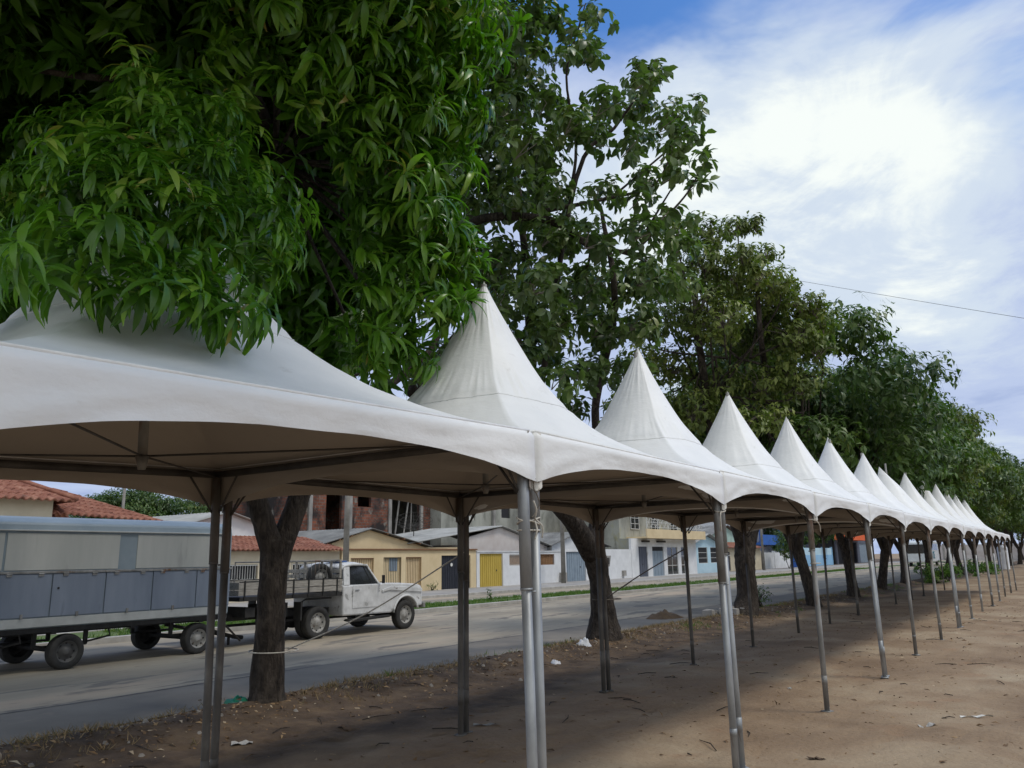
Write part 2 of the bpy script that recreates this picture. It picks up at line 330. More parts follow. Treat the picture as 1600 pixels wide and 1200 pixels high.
    def build(s, name, mats, parent=None, smooth=False, bevel=0.0, base=None):
        if not isinstance(mats, (list, tuple)): mats = [mats]
        me = bpy.data.meshes.new(name)
        b = (BASE.get(parent.name, np.zeros(3)) if parent is not None else np.zeros(3)) if base is None else np.array(base, float)
        me.from_pydata([tuple(np.array(v)-b) for v in s.v], [], s.f)
        for q in mats: me.materials.append(MT[q] if isinstance(q, str) else q)
        if len(mats) > 1: me.polygons.foreach_set('material_index', s.mi)
        if smooth: me.polygons.foreach_set('use_smooth', [True]*len(me.polygons))
        me.update()
        o = link_mesh(name, me, parent, base)
        if parent is None and base is None: BASE[o.name] = np.zeros(3)
        if bevel:
            mo = o.modifiers.new('bevel', 'BEVEL'); mo.width = bevel; mo.segments = 2; mo.limit_method = 'ANGLE'
        return o
def structure(o): o['kind'] = 'structure'; return o
def np_mesh(name, V, F, m, rnd=None, smooth=True):
    me = bpy.data.meshes.new(name); nv = len(V); nf = len(F); k = F.shape[1]
    me.vertices.add(nv); me.vertices.foreach_set('co', np.ascontiguousarray(V, dtype=np.float32).ravel())
    me.loops.add(nf*k); me.loops.foreach_set('vertex_index', np.ascontiguousarray(F, dtype=np.int32).ravel())
    me.polygons.add(nf); me.polygons.foreach_set('loop_start', np.arange(0, nf*k, k, dtype=np.int32))
    if smooth: me.polygons.foreach_set('use_smooth', np.ones(nf, dtype=bool))
    me.update(calc_edges=True)
    if rnd is not None:
        a = me.attributes.new('rnd', 'FLOAT', 'POINT'); a.data.foreach_set('value', np.ascontiguousarray(rnd, dtype=np.float32))
    me.materials.append(MT[m]); return me
def copy_tree(o, parent=None):
    c = o.copy(); COL.objects.link(c); c.parent = parent
    for ch in o.children: copy_tree(ch, c)
    return c

# ------------------------------------------------------------------ foliage
def leaf_tpl(L, Wd, nseg, droop, fold=.25, wide=.45):
    """leaf along +x, normal +z, bending down; three verts per station"""
    V = []; x = z = 0.0
    for i in range(nseg+1):
        t = i/nseg; a = -droop*t
        if i: x += L/nseg*math.cos(a); z += L/nseg*math.sin(a)
        w = Wd*.5*(math.sin(math.pi*min(1, t**(math.log(.5)/math.log(wide)) if t > 0 else 0))**.8 if 0 < t < 1 else .06)
        up = fold*w
        V += [(x, w, z+up), (x, 0, z), (x, -w, z+up)]
    F = []
    for i in range(nseg):
        a = 3*i; F += [(a, a+3, a+4, a+1), (a+1, a+4, a+5, a+2)]
    return np.array(V, float), np.array(F, int)
def unit(a): return a/(np.linalg.norm(a, axis=-1, keepdims=True)+1e-9)
def leaves(tpl, P, Dr, Upv, S, rnd):
    V, F = tpl; n = len(P); Dr = unit(Dr); y = unit(np.cross(Upv, Dr)); z = np.cross(Dr, y)
    out = P[:, None, :]+S[:, None, None]*(V[None, :, 0:1]*Dr[:, None, :]+V[None, :, 1:2]*y[:, None, :]+V[None, :, 2:3]*z[:, None, :])
    k = len(V); FF = (F[None]+np.arange(n)[:, None, None]*k).reshape(-1, 4)
    return out.reshape(-1, 3), FF, np.repeat(rnd, k)
def rosettes(tpls, C, O, n, flat, size, spread=.05, tone=None):
    """n leaves round each cluster centre C whose shoot points along O"""
    m_ = len(C); Cc = np.repeat(C, n, 0); Oo = np.repeat(unit(O), n, 0); N = m_*n
    r = unit(rng.normal(size=(N, 3))); tan = unit(r-(r*Oo).sum(1, keepdims=True)*Oo)
    Dr = unit(tan*1.0+Oo*rng.uniform(.05, .9, (N, 1))+np.array([0, 0, flat])); Upv = unit(Oo*.8+np.array([0, 0, 1.0])+rng.normal(size=(N, 3))*.25)
    P = Cc+Oo*rng.uniform(-1.2, 1.0, (N, 1))*spread
    S = size*rng.uniform(.62, 1.15, N); base = np.repeat(rng.uniform(0, 1, m_) if tone is None else rng.uniform(0, 1, m_)*.45+tone*.55, n); rnd = np.clip(base*.75+rng.uniform(-.05, .3, N), 0, 1)
    Vs = []; Fs = []; Rs = []; off = 0; idx = rng.integers(0, len(tpls), N)
    for i, t in enumerate(tpls):
        q = idx == i
        v, f, rr = leaves(t, P[q], Dr[q], Upv[q], S[q], rnd[q]); Vs.append(v); Fs.append(f+off); Rs.append(rr); off += len(v)
    return np.concatenate(Vs), np.concatenate(Fs), np.concatenate(Rs)
def shell(blobs, density, inner=.55, up=.25):
    """cluster centres spread through ellipsoid blobs; returns centres and shoot directions"""
    Cs = []; Os = []; Bi = []
    for i, (c, r) in enumerate(blobs):
        r = np.array(r, float)*np.ones(3); n = max(3, int(density*r.mean()**2))
        d = unit(rng.normal(size=(n, 3))); rad = rng.uniform(inner, 1.05, (n, 1))**.8*(1+.18*rng.normal(size=(n, 1)))
        Cs.append(np.array(c)+d*rad*r); Os.append(unit(d+np.array([0, 0, up]))); Bi += [i]*n
    return np.concatenate(Cs), np.concatenate(Os), np.array(Bi)
def curve(pts, n=8, wob=0.0):
    pts = [np.array(p, float) for p in pts]; out = []
    if len(pts) < 3: pts = [pts[0], (pts[0]+pts[1])/2, pts[1]]
    P = [2*pts[0]-pts[1]]+pts+[2*pts[-1]-pts[-2]]
    for i in range(1, len(P)-2):
        for k in range(n):
            t = k/n; a, b, c, d = P[i-1:i+3]
            q = .5*((2*b)+(-a+c)*t+(2*a-5*b+4*c-d)*t*t+(-a+3*b-3*c+d)*t**3)
            if wob: q = q+rng.normal(size=3)*wob
            out.append(q)
    out.append(pts[-1]); return out
def limb(mb, pts, r0, r1, seg=10, n=6, wob=0.0):
    c = curve(pts, n, wob); k = len(c); mb.tube(c, [r0+(r1-r0)*(i/(k-1))**.8 for i in range(k)], seg); return c
def bark_trunk(mb, pts, rads, seg=20, n=8):
    c = curve(pts, n); k = len(c); rr = np.interp(np.linspace(0, 1, k), np.linspace(0, 1, len(rads)), rads)
    st = len(mb.v); mb.tube(c, list(rr), seg)
    for i in range(k):
        for j in range(seg):
            p = Vector(mb.v[st+i*seg+j]); q = Vector(c[i]); d = p-q
            f = 1+.16*mn.noise(Vector((d.x/rr[i]*1.6, d.y/rr[i]*1.6, p.z*1.3)))+.10*mn.noise(p*9)
            mb.v[st+i*seg+j] = tuple(q+d*f)
    return c

# ------------------------------------------------------------------ setting: ground, road, pavement
def hgt(x, y):      # relief of the trampled sand
    f = min(1, max(0, (x+9.4)/.9))
    z = .030*mn.noise(Vector((x*.35, y*.3, 3)))+.024*mn.noise(Vector((x*1.3, y*1.1, 7)))+.020*mn.noise(Vector((x*4.2, y*3.6, 1)))+.010*mn.noise(Vector((x*9, y*8, 5)))
    z -= max(0, mn.noise(Vector((x*5.5, y*5, 31)))-.30)*.10*(1 if y < 40 else 0)
    bank = .13*math.exp(-((x+8.15+.25*mn.noise(Vector((y*.5, 0, 0))))/.55)**2)+.02*mn.noise(Vector((x*6, y*6, 2)))*math.exp(-((x+8.2)/.9)**2)
    return (z+bank)*f-.004*(1-f)
def build_ground():
    MB().add([(-900, -600, -.09), (900, -600, -.09), (900, 1800, -.09), (-900, 1800, -.09)], [(0, 1, 2, 3)]).build('ground', 'sand')['kind'] = 'structure'
    xs = list(np.arange(-9.3, 2.0, .075))+list(np.arange(2.0, 14, .3))+[20, 40, 80]
    ys = [-12, -6, -3, -1]; y = 0
    while y < 260: ys.append(y); y += .07+.011*y
    V = np.array([(x, y, hgt(x, y)) for y in ys for x in xs]); nx = len(xs)
    F = np.array([(j*nx+i, j*nx+i+1, (j+1)*nx+i+1, (j+1)*nx+i) for j in range(len(ys)-1) for i in range(nx-1)])
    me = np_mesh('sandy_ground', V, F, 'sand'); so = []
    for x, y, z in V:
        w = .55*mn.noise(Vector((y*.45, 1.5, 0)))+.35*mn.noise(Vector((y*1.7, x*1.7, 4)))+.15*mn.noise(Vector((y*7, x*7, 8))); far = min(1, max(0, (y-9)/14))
        e = (-5.9-1.0*far)+w; so.append(min(1, max(0, (e-x)/.8+.5)))  # dark soil spread wider than the verge, painting shade over a sunlit strip
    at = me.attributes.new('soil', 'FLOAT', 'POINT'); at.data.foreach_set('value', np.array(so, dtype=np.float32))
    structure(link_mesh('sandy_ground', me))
    def strip(name, x0, x1, z, m, wob=0, ya=-60, yb=420):
        mb = MB(); ny = 260 if wob else 2; prev = None
        for i in range(ny):
            yy = ya+(yb-ya)*(i/(ny-1))**(1.8 if wob else 1)
            a = x0+wob*mn.noise(Vector((yy*.6, x0, 0))); b = x1+wob*mn.noise(Vector((yy*.6, x1, 0)))+(wob*.6*mn.noise(Vector((yy*3, x1, 0))) if wob else 0)
            k = len(mb.v); mb.v += [(a, yy, z), (b, yy, z)]; 
            if prev is not None: mb.f.append((prev, prev+1, k+1, k)); mb.mi.append(0)
            prev = k
        return structure(mb.build(name, m))
    strip('road', -25.03, -9.0, .004, 'asphalt')
    strip('road_gutter', -10.75, -8.95, .009, 'gutter', .14)
    strip('road_seam', -10.80, -10.735, .013, 'seam', .09)
    mb = MB()
    mb.box(-18.35, -18.2, -60, 160, -.05, .14); mb.box(-20.6, -20.45, -60, 160, -.05, .14); structure(mb.build('kerb', 'kerb', bevel=.015))
    structure(MB().box(-20.45, -18.35, -60, 160, -.05, .115).build('grass_median', 'turf'))
    mb = MB(); mb.box(-25.15, -25.0, -60, 260, -.05, .12); structure(mb.build('pavement_kerb', 'kerb', bevel=.015))
    structure(MB().box(-29.6, -25.15, -60, 260, -.05, .105).build('pavement', 'pave'))
    structure(MB().box(-70, -29.6, -60, 260, -.06, .06).build('land', 'soil'))
build_ground()

def tufts(name, pts, m, hmin, hmax, nb, lean=.5, w=.006):
    n = len(pts); P = np.repeat(np.array(pts), nb, 0); N = len(P)
    P = P+np.concatenate([rng.normal(size=(N, 2))*.03, np.zeros((N, 1))], 1)
    tpl = (np.array([(0, w/2, 0), (0, -w/2, 0), (.5, w*.4, .02), (.5, -w*.4, .02), (1, 0.0005, -.08), (1, -.0005, -.08)]), np.array([(0, 2, 3, 1), (2, 4, 5, 3)]))
    H = rng.uniform(hmin, hmax, N); Dr = unit(np.concatenate([rng.normal(size=(N, 2))*lean, np.ones((N, 1))], 1))
    V, F, Rr = leaves((tpl[0]*np.array([1, 1, 1]), tpl[1]), P, Dr, rng.normal(size=(N, 3)), H, rng.uniform(0, 1, N))
    return tag(link_mesh(name, np_mesh(name, V, F, m, Rr)), kind='stuff')
pts = [(x, y, .11) for x, y in zip(rng.uniform(-20.4, -18.4, 9000), rng.uniform(3, 95, 9000)) if mn.noise(Vector((x*.8, y*.35, 0))) > -.25]
tag(tufts('median_grass', pts, 'grass', .05, .16, 5, .5, .12), 'short green grass growing along the road median', 'grass')
pts = [(x, y, hgt(x, y)-.01) for x, y in zip(rng.normal(-8.5, .42, 5200), rng.uniform(3, 45, 5200)**1) if -9.25 < x < -7.2 and mn.noise(Vector((x*.9, y*.6, 3))) > .02]
tag(tufts('verge_grass', pts, 'drygrass', .03, .13, 7, .8, .07), 'dry straw-coloured grass tufts along the edge of the street', 'grass')
pts = [(x, y, hgt(x, y)-.01) for x, y in zip(rng.normal(-8.3, .5, 2600), rng.uniform(3, 70, 2600)) if -9.2 < x < -7.0 and mn.noise(Vector((x*.9, y*.35, 9))) > .22]
tag(tufts('green_weeds', pts, 'grass', .04, .15, 7, .8, .09), 'low green weeds sprouting round the tree bases', 'weeds')
# fallen leaves and twigs
def litter():
    n = 12000; x = np.concatenate([rng.normal(-8.2, .5, n*2//3), rng.uniform(-8, 2.5, n//3)]); y = rng.uniform(2.5, 34, len(x))
    P = np.array([(a, b, hgt(a, b)+.006) for a, b in zip(x, y)]); N = len(P)
    Dr = unit(np.concatenate([rng.normal(size=(N, 2)), rng.normal(size=(N, 1))*.18], 1)); Upv = unit(np.concatenate([rng.normal(size=(N, 2))*.3, np.ones((N, 1))], 1))
    V, F, Rr = leaves(leaf_tpl(.09, .03, 2, .6, .5), P, Dr, Upv, rng.uniform(.35, 1.3, N), rng.uniform(0, 1, N)**.8)
    o = link_mesh('leaf_litter', np_mesh('leaf_litter', V, F, 'litter', Rr))
    tag(o, 'brown fallen leaves scattered over the sand and verge', 'leaf litter', kind='stuff')
    mb = MB()
    for i in range(150):
        a = random.uniform(-8.6, 2.5); b = random.uniform(3, 26); an = random.uniform(0, 6.28); L = random.uniform(.08, .4)
        p0 = np.array([a, b, hgt(a, b)+.008]); p1 = p0+np.array([math.cos(an)*L, math.sin(an)*L, .004]); p1[2] = hgt(p1[0], p1[1])+.008
        md = (p0+p1)/2+np.array([random.uniform(-.03, .03), random.uniform(-.03, .03), .012]); mb.tube([p0, md, p1], [.005, .006, .003], 5)
    tag(mb.build('twig_litter', 'bark'), 'small fallen twigs lying on the sand', 'twigs', kind='stuff')
    mb = MB()
    for i in range(420):
        a = random.gauss(-8.3, .5); b = random.uniform(3, 34); s_ = random.uniform(.01, .045)
        z = hgt(a, b); vs = []
        for k in range(6): an = k*math.pi/3+random.uniform(-.3, .3); vs.append((a+s_*math.cos(an), b+s_*math.sin(an), z-.01))
        vs += [(a+s_*.5*math.cos(k*2.1), b+s_*.5*math.sin(k*2.1), z+s_*random.uniform(.4, .8)) for k in range(3)]
        mb.add(vs, [(0, 1, 6), (1, 2, 7, 6), (2, 3, 7), (3, 4, 8, 7), (4, 5, 8), (5, 0, 6, 8), (6, 7, 8)])
    tag(mb.build('verge_pebbles', 'stones'), 'pale stones and rubble bits strewn along the verge', 'stones', kind='stuff')
litter()

# ------------------------------------------------------------------ tents
SP = 3.0; Y0 = .792; XF = -2.491; XB = -5.411; ZB = 2.153; ZT = 2.445; ZP = 4.10
XC = (XF+XB)/2; HWX = (XF-XB)/2-.005; HWY = SP/2-.03; NT = 14
def g_roof(s): return .8*max(0, 1-s)**2.3+.2*max(0, 1-s)
def roof_z(x, y):
    n = math.floor((y-Y0)/SP)
    if not (XB-.1 < x < XF+.1) or n < 0 or n >= NT: return None
    cy = Y0+SP*(n+.5); u = abs((x-XC)/HWX); v = abs((y-cy)/HWY); b = max(u, v); c = math.hypot(u, v)
    s = min(1, b*.8+.2*min(1, c)); return ZT+(ZP-ZT)*g_roof(s)
def canopy_mesh(seed, NS, NR):
    """local coordinates, origin at the ground under the tent's centre"""
    vs = []; fs = []; per = []
    for side in range(4):
        for i in range(NS):
            t = -1+2*i/NS; per.append([(1, t), (-t, 1), (-1, -t), (t, -1)][side])
    n = len(per)
    ss = [(j/NR)**.85 for j in range(NR+1)]
    for j, s in enumerate(ss):
        for (bx, by) in per:
            l = math.hypot(bx, by); cx, cy = bx/l, by/l
            f = min(1, max(0, (s-.15)/.85)); f = f*f*(3-2*f); f = max(f, .30*math.exp(-((s-.12)/.22)**2))
            ux = (cx*(1-f)+bx*f)*s; uy = (cy*(1-f)+by*f)*s
            x, y = ux*HWX, uy*HWY; z = ZT+(ZP-ZT)*g_roof(s)
            # sag between the ridges and small puckers around the seam
            diag = min(abs(bx), abs(by)); z -= .02*math.sin(math.pi*min(1, s))*(1-diag)
            z += .010*mn.noise(Vector((x*2.2+seed*3, y*2.2, 0)))*min(1, 4*(1-s))+.004*mn.noise(Vector((x*9, y*9, seed)))*min(1, 6*(1-s))
            sm = math.exp(-((s-.40)/.07)**2); an = math.atan2(cy, cx)
            rr = .0045*sm*mn.noise(Vector((an*22, seed*5, s*3)))+.0018*math.exp(-((s-.12)/.12)**2)*mn.noise(Vector((an*9, seed, s*6)))
            if abs(s-.46) < .5/NR: rr -= .004
            vs.append((x+cx*rr*3, y+cy*rr*3, z+rr))
    for j in range(NR):
        for i in range(n):
            a = j*n+i; b = j*n+(i+1) % n; fs.append((a, a+n, b+n, b))
    # valance: rounded over the pipe and hanging in an arch
    last = NR*n; vs += [tuple(vs[last+i]) for i in range(n)]; rows = [(.014, -.012), (.024, -.03), (.026, -.045)]; prev = last+n
    rings = []
    def ring(fn):
        k = len(vs)
        for idx, (bx, by) in enumerate(per):
            side = idx//NS; t = -1+2*(idx % NS)/NS; o, z = fn(side, t)
            if idx % NS == 0:
                sx, sy = (1 if bx > 0 else -1), (1 if by > 0 else -1); x = bx*HWX+sx*o; y = by*HWY+sy*o*.6
            else:
                x = bx*HWX+(o if side == 0 else -o if side == 2 else 0); y = by*HWY+(o if side == 1 else -o if side == 3 else 0)
            vs.append((x, y, z))
        for i in range(n): a = prev+i; b = prev+(i+1) % n; fs.append((a, a+k-prev, b+k-prev, b))
        return k
    for (o, dz) in rows: prev = ring(lambda s_, t, o=o, dz=dz: (o, ZT+dz))
    NV = 7
    for r in range(1, NV+1):
        def fn(side, t, r=r):
            q = r/NV; arch = .185*(1-abs(t)**2.5); bot = ZB-ZT+arch*(.8 if seed == 0 else .86)+.004*mn.noise(Vector((t*5, side, seed))); top = -.045
            edge = abs(t)**3; fold = .010*edge*math.sin(q*9+t*14+side+seed)+.012*mn.noise(Vector((t*3.2, q*1.4, seed+side)))*(.35+edge)+.006*mn.noise(Vector((t*14, q*3, side+seed*2)))
            return .026+fold*min(1, q*2)*(1-edge**6)-.02*q*(1-abs(t)), ZT+top+(bot-top)*q
        prev = ring(fn)
        if r == NV-1: hem0 = len(fs)
    k = len(vs)
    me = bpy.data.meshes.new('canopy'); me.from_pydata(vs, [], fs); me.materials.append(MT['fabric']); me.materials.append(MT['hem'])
    me.polygons.foreach_set('use_smooth', [True]*len(fs)); me.update()
    bm = bmesh.new(); bm.from_mesh(me)
    top = max(bm.faces, key=lambda f: f.calc_center_median().z)
    if top.normal.z < 0: bmesh.ops.reverse_faces(bm, faces=bm.faces)
    bm.to_mesh(me); bm.free(); return me
def make_leg(sx, sy, par, m1, m2, lean=(0, 0), zj=1.55, two=True):
    x = sx*(HWX-.035); y = sy*(HWY-.024); mb = MB()
    mb.m(0).tube([(x, y, ZT-.06), (x, y, zj)], .0335, 14); mb.m(1).tube([(x, y, zj+.03), (x, y, -.03)], .029, 14)
    mb.m(0).tube([(x, y, zj+.0), (x, y, zj-.012)], .0345, 14); mb.m(1).tube([(x+.03, y, zj-.02), (x+.052, y, zj-.02)], .007, 6)
    mb.m(1).tube([(x, y, .32+.2*random.random()), (x, y, .28)], .0305, 14)
    mb.m(1).box(x-.05, x+.05, y-.05, y+.05, -.012, .004)
    BASE['_l'] = np.zeros(3)
    me = bpy.data.meshes.new('leg'); me.from_pydata([(a-x, b-y, c-ZT) for a, b, c in mb.v], [], mb.f)
    for q in (m1, m2): me.materials.append(MT[q])
    me.polygons.foreach_set('material_index', mb.mi); me.polygons.foreach_set('use_smooth', [len(f) == 4 and f is not None for f in mb.f]); me.update()
    o = bpy.data.objects.new('leg', me); COL.objects.link(o); o.parent = par; o.location = (x, y, ZT); o.rotation_euler = (lean[0], lean[1], random.uniform(0, 3)); return o
ORD = ['first', 'second', 'third', 'fourth', 'fifth', 'sixth', 'seventh', 'eighth', 'ninth', 'tenth', 'eleventh', 'twelfth', 'thirteenth', 'fourteenth']
frame_cache = {}
def tent(n):
    lab = {0: 'nearest white pagoda tent with mango leaves lying over its roof', 1: 'second white pagoda tent, its peak touching the hanging mango leaves',
           7: 'eighth white pagoda tent from the near end, its tip bent over', 13: 'farthest white pagoda tent at the far end of the row'}.get(
               n, '%s white pagoda tent in the row counted from the near end' % ORD[n])
    cy = Y0+SP*(n+.5); root = thing('pagoda_tent', (XC, cy, 0), lab, 'tent', 'white pagoda tents standing in a row')
    if n == 0: root.location.z = -.045; root.location.y += .07; root.rotation_euler = (.030, 0, 0)      # the ground dips a little there
    elif n > 1: root.location.z = random.uniform(-.012, .012); root.rotation_euler = (random.uniform(-.004, .004), random.uniform(-.004, .004), 0)
    NS, NR = (44, 40) if n < 3 else (26, 22) if n < 7 else (14, 14)
    me = canopy_mesh(n*1.37, NS, NR)
    if n == 7:
        for v in me.vertices:
            if v.co.z > 3.45: k = (v.co.z-3.45); v.co.x -= k*.22; v.co.y -= k*.10; v.co.z -= k*.10
    o = bpy.data.objects.new('canopy', me); COL.objects.link(o); o.parent = root
    if n == 0:
        for v in me.vertices:
            if v.co.z > ZT: k = (v.co.z-ZT)/(ZP-ZT); v.co.y += .05*k; v.co.z += .05*k**.7
    if n > 1:
        kx, ky, kz = random.uniform(-.05, .05), random.uniform(-.05, .05), random.uniform(-.05, .035)
        for v in me.vertices:
            if v.co.z > ZT: k = ((v.co.z-ZT)/(ZP-ZT))**1.3; v.co.x += kx*k; v.co.y += ky*k; v.co.z += kz*k
    if n < 6:
        q = MB(); nper = NS*4
        for sv in (.46,):
            j = min(range(NR+1), key=lambda j: abs((j/NR)**.85-sv)); pts_ = [np.array(me.vertices[j*nper+i % nper].co)*np.array([1.003, 1.003, 1]) for i in range(nper+1)]
            q.tube(pts_, .0045 if sv > .2 else .003, 5, False)
        ms = bpy.data.meshes.new('seam'); ms.from_pydata(q.v, [], q.f); ms.materials.append(MT['seamc']); ms.update(); so = bpy.data.objects.new('seam', ms); COL.objects.link(so); so.parent = root
    BASE['_t'] = np.zeros(3)
    def part(name, fn, mats, smooth=True):
        if name not in frame_cache or not name:
            mb = MB(); fn(mb); me = bpy.data.meshes.new(name); me.from_pydata(mb.v, [], mb.f); me.materials.append(MT[mats])
            me.polygons.foreach_set('use_smooth', [smooth]*len(mb.f)); me.update(); frame_cache[name] = me
        q = bpy.data.objects.new(name.split('#')[0], frame_cache[name]); COL.objects.link(q); q.parent = root; return q
    zb = ZT-.05; ex, ey = HWX-.035, HWY-.03
    def hem(mb):
        P_ = [(HWX+.003, -HWY-.001), (HWX+.003, HWY+.001), (-HWX-.003, HWY+.001), (-HWX-.003, -HWY-.001), (HWX+.003, -HWY-.001)]
        for a, b in zip(P_[:-1], P_[1:]): mb.tube([(*a, ZT), (*b, ZT)], .007, 6)
    part('hem', hem, 'hem_highlight')  # eave piping in paler white, drawing the highlight along the edge
    for i, (a, b) in enumerate((((ex, -ey), (ex, ey)), ((ex, ey), (-ex, ey)), ((-ex, ey), (-ex, -ey)), ((-ex, -ey), (ex, -ey)))):
        part('beam#%d' % i, lambda mb, a=a, b=b: mb.tube([(*a, zb), (*b, zb)], .026, 8), 'beam')
    part('king_post', lambda mb: (mb.tube([(0, 0, ZP-.03), (0, 0, ZT-.12)], .026, 8), mb.tube([(0, 0, ZT-.12), (0, 0, ZT-.19)], [.036, .02], 8)), 'pipe2')
    for i, (sx, sy) in enumerate(((1, 1), (-1, 1), (-1, -1), (1, -1))):
        part('stay_cable#%d' % i, lambda mb, sx=sx, sy=sy: mb.tube([(0, 0, ZT-.12), (sx*ex, sy*ey, ZT-.07)], .006, 5), 'beam')
        part('brace#%d' % i, lambda mb, sx=sx, sy=sy: (mb.tube([(sx*(ex-.01), sy*(ey-.02), ZT-.36), (sx*(ex-.01), sy*(ey-.24), ZT-.06)], .008, 6),
                                                      mb.tube([(sx*(ex-.03), sy*ey, ZT-.36), (sx*(ex-.26), sy*ey, ZT-.06)], .008, 6)), 'beam')
        def strip(mb, sx=sx, sy=sy):
            X_, Y_ = sx*(HWX+.012), sy*(HWY+.006); vs = []
            for z in (ZT-.005, ZT-.15, ZB-.03):
                for k in range(7):
                    an = math.pi/2*k/6*1.0; r = .045
                    vs.append((X_-sx*r+sx*r*math.cos(an)*1.15, Y_-sy*r+sy*r*math.sin(an)*1.15, z-(.02 if z < ZB else 0)*math.sin(2*an)))
            mb.add(vs, [(j*7+k, j*7+k+1, j*7+k+8, j*7+k+7) for j in range(2) for k in range(6)])
        part('corner_sleeve#%d' % i, strip, 'hem')
    for sx in (1, -1):
        for sy in (1, -1):
            lean = (random.gauss(0, .008), random.gauss(0, .008))
            bnd = n if sy < 0 else n+1       # neighbours share one leg at some corners
            shared = bnd in ((3, 5, 6, 8, 9, 11, 12) if sx > 0 else (4, 5, 6, 7, 9, 10, 11, 13))
            if shared and sy < 0: continue
            if n == 0 and sx < 0 and sy > 0: lean = (-.066, .002)
            elif n == 0: lean = (-.030+lean[0]*.5, lean[1])
            if n == 1 and sx < 0 and sy < 0: lean = (-.006, -.002)
            if sx > 0: lean = (lean[0] if n == 0 else lean[0]*.6, lean[1]*.6-.004)
            bright = random.random() < .5
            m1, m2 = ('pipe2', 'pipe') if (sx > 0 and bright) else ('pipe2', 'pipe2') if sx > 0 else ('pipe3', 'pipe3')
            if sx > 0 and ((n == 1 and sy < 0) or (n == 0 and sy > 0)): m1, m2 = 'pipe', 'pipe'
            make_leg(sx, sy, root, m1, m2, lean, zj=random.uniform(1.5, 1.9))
    return root
for n in range(NT): tent(n)

def rope_thing(label, paths, r=.006, m='rope', cat='rope', group=None):
    mb = MB()
    for p in paths: mb.tube(curve(p, 5), r, 6)
    o = mb.build('rope', m, smooth=True); tag(o, label, cat, group); return o
def ring_pts(cx, cy, z, rx, ry, n=14, dz=0.0): return [(cx+rx*math.cos(6.2832*k/n), cy+ry*math.sin(6.2832*k/n), z+dz*math.sin(6.28*k/n*2)) for k in range(n+1)]
YP = [Y0+SP*n for n in range(NT+1)]
xl = XF-.04
rope_thing('pale cord lashing the two front legs between the first and second tents',
           [ring_pts(xl, YP[1], 1.94, .045, .096, dz=.012), ring_pts(xl, YP[1], 1.925, .044, .094, dz=-.01), ring_pts(xl, YP[1], 1.88, .043, .093),
            [(xl+.05, YP[1]-.01, 1.94), (xl+.075, YP[1]-.03, 1.99), (xl+.07, YP[1]-.05, 2.04)], [(xl+.05, YP[1]+.0, 1.94), (xl+.08, YP[1]+.02, 1.90), (xl+.07, YP[1]+.03, 1.84)],
            [(xl+.05, YP[1]-.01, 1.93), (xl+.07, YP[1]-.02, 1.88), (xl+.06, YP[1]-.03, 1.83)]], .005)
rope_thing('thin wire ring and hook hanging at the front corner of the first tent',
           [[(xl+.045, YP[1]+.02+.03*math.cos(a), 2.13+.04*math.sin(a)) for a in np.linspace(0, 6.28, 12)], [(xl+.045, YP[1]+.02, 2.09), (xl+.05, YP[1]+.04, 2.03), (xl+.045, YP[1]+.01, 1.98), (xl+.045, YP[1]-.03, 1.95)]], .004, 'darkrope', 'wire')
rope_thing('pale cord tied round the front legs between the second and third tents', [ring_pts(xl, YP[2], 2.10, .05, .085, dz=.008), [(xl+.04, YP[2]-.06, 2.1), (xl+.05, YP[2]-.11, 2.05), (xl+.04, YP[2]-.09, 1.93)]], .006)
rope_thing('pale cord with a loose end round the legs between third and fourth tents', [ring_pts(xl, YP[3], 2.12, .05, .085), [(xl+.04, YP[3]+.03, 2.12), (xl+.06, YP[3]+.10, 2.06), (xl+.05, YP[3]+.16, 1.98)], ring_pts(xl, YP[3], 1.62, .05, .085)], .007)
rope_thing('long guy rope from a rear tent leg down to the mango trunk', [[(XB+.04, YP[2], 1.80), (-6.7, YP[2]-.08, 1.15), (-7.95, YP[2]-.15, .70)], ring_pts(-8.2, YP[2]-.15, .68, .29, .29)], .008, 'rope')
rope_thing('dark guy rope with a knot from a rear tent leg to second tree', [[(XB+.04, YP[4], 1.86), (-6.6, YP[4]+.8, 1.42), (-8.0, YP[4]+2.0, .92)], ring_pts(-8.2, YP[4]+2.35, .88, .30, .33), [(-7.0, YP[4]+1.15, 1.28), (-7.2, YP[4]+1.3, 1.20), (-7.35, YP[4]+1.42, 1.15)]], .011, 'darkrope')

# ------------------------------------------------------------------ trees
def make_tree(name, base, label, cat, group, trunks, limbs, crownmesh, bark='bark', barkl='bark'):
    root = thing(name, base, label, cat, group); b = np.array(base)
    mb = MB()
    for pts_, rads in trunks: bark_trunk(mb, pts_, rads)
    for pts_, r0, r1 in limbs: limb(mb.m(0), pts_, r0, r1, 8, 5, .0)
    mb.build('trunk', [bark], root, smooth=True)
    if crownmesh is not None:
        V, F, Rr, m_ = crownmesh
        o = link_mesh('crown', np_mesh('crown', V-b, F, m_, Rr), root)
    return root
TREES = 'street trees planted in a row behind the tents'
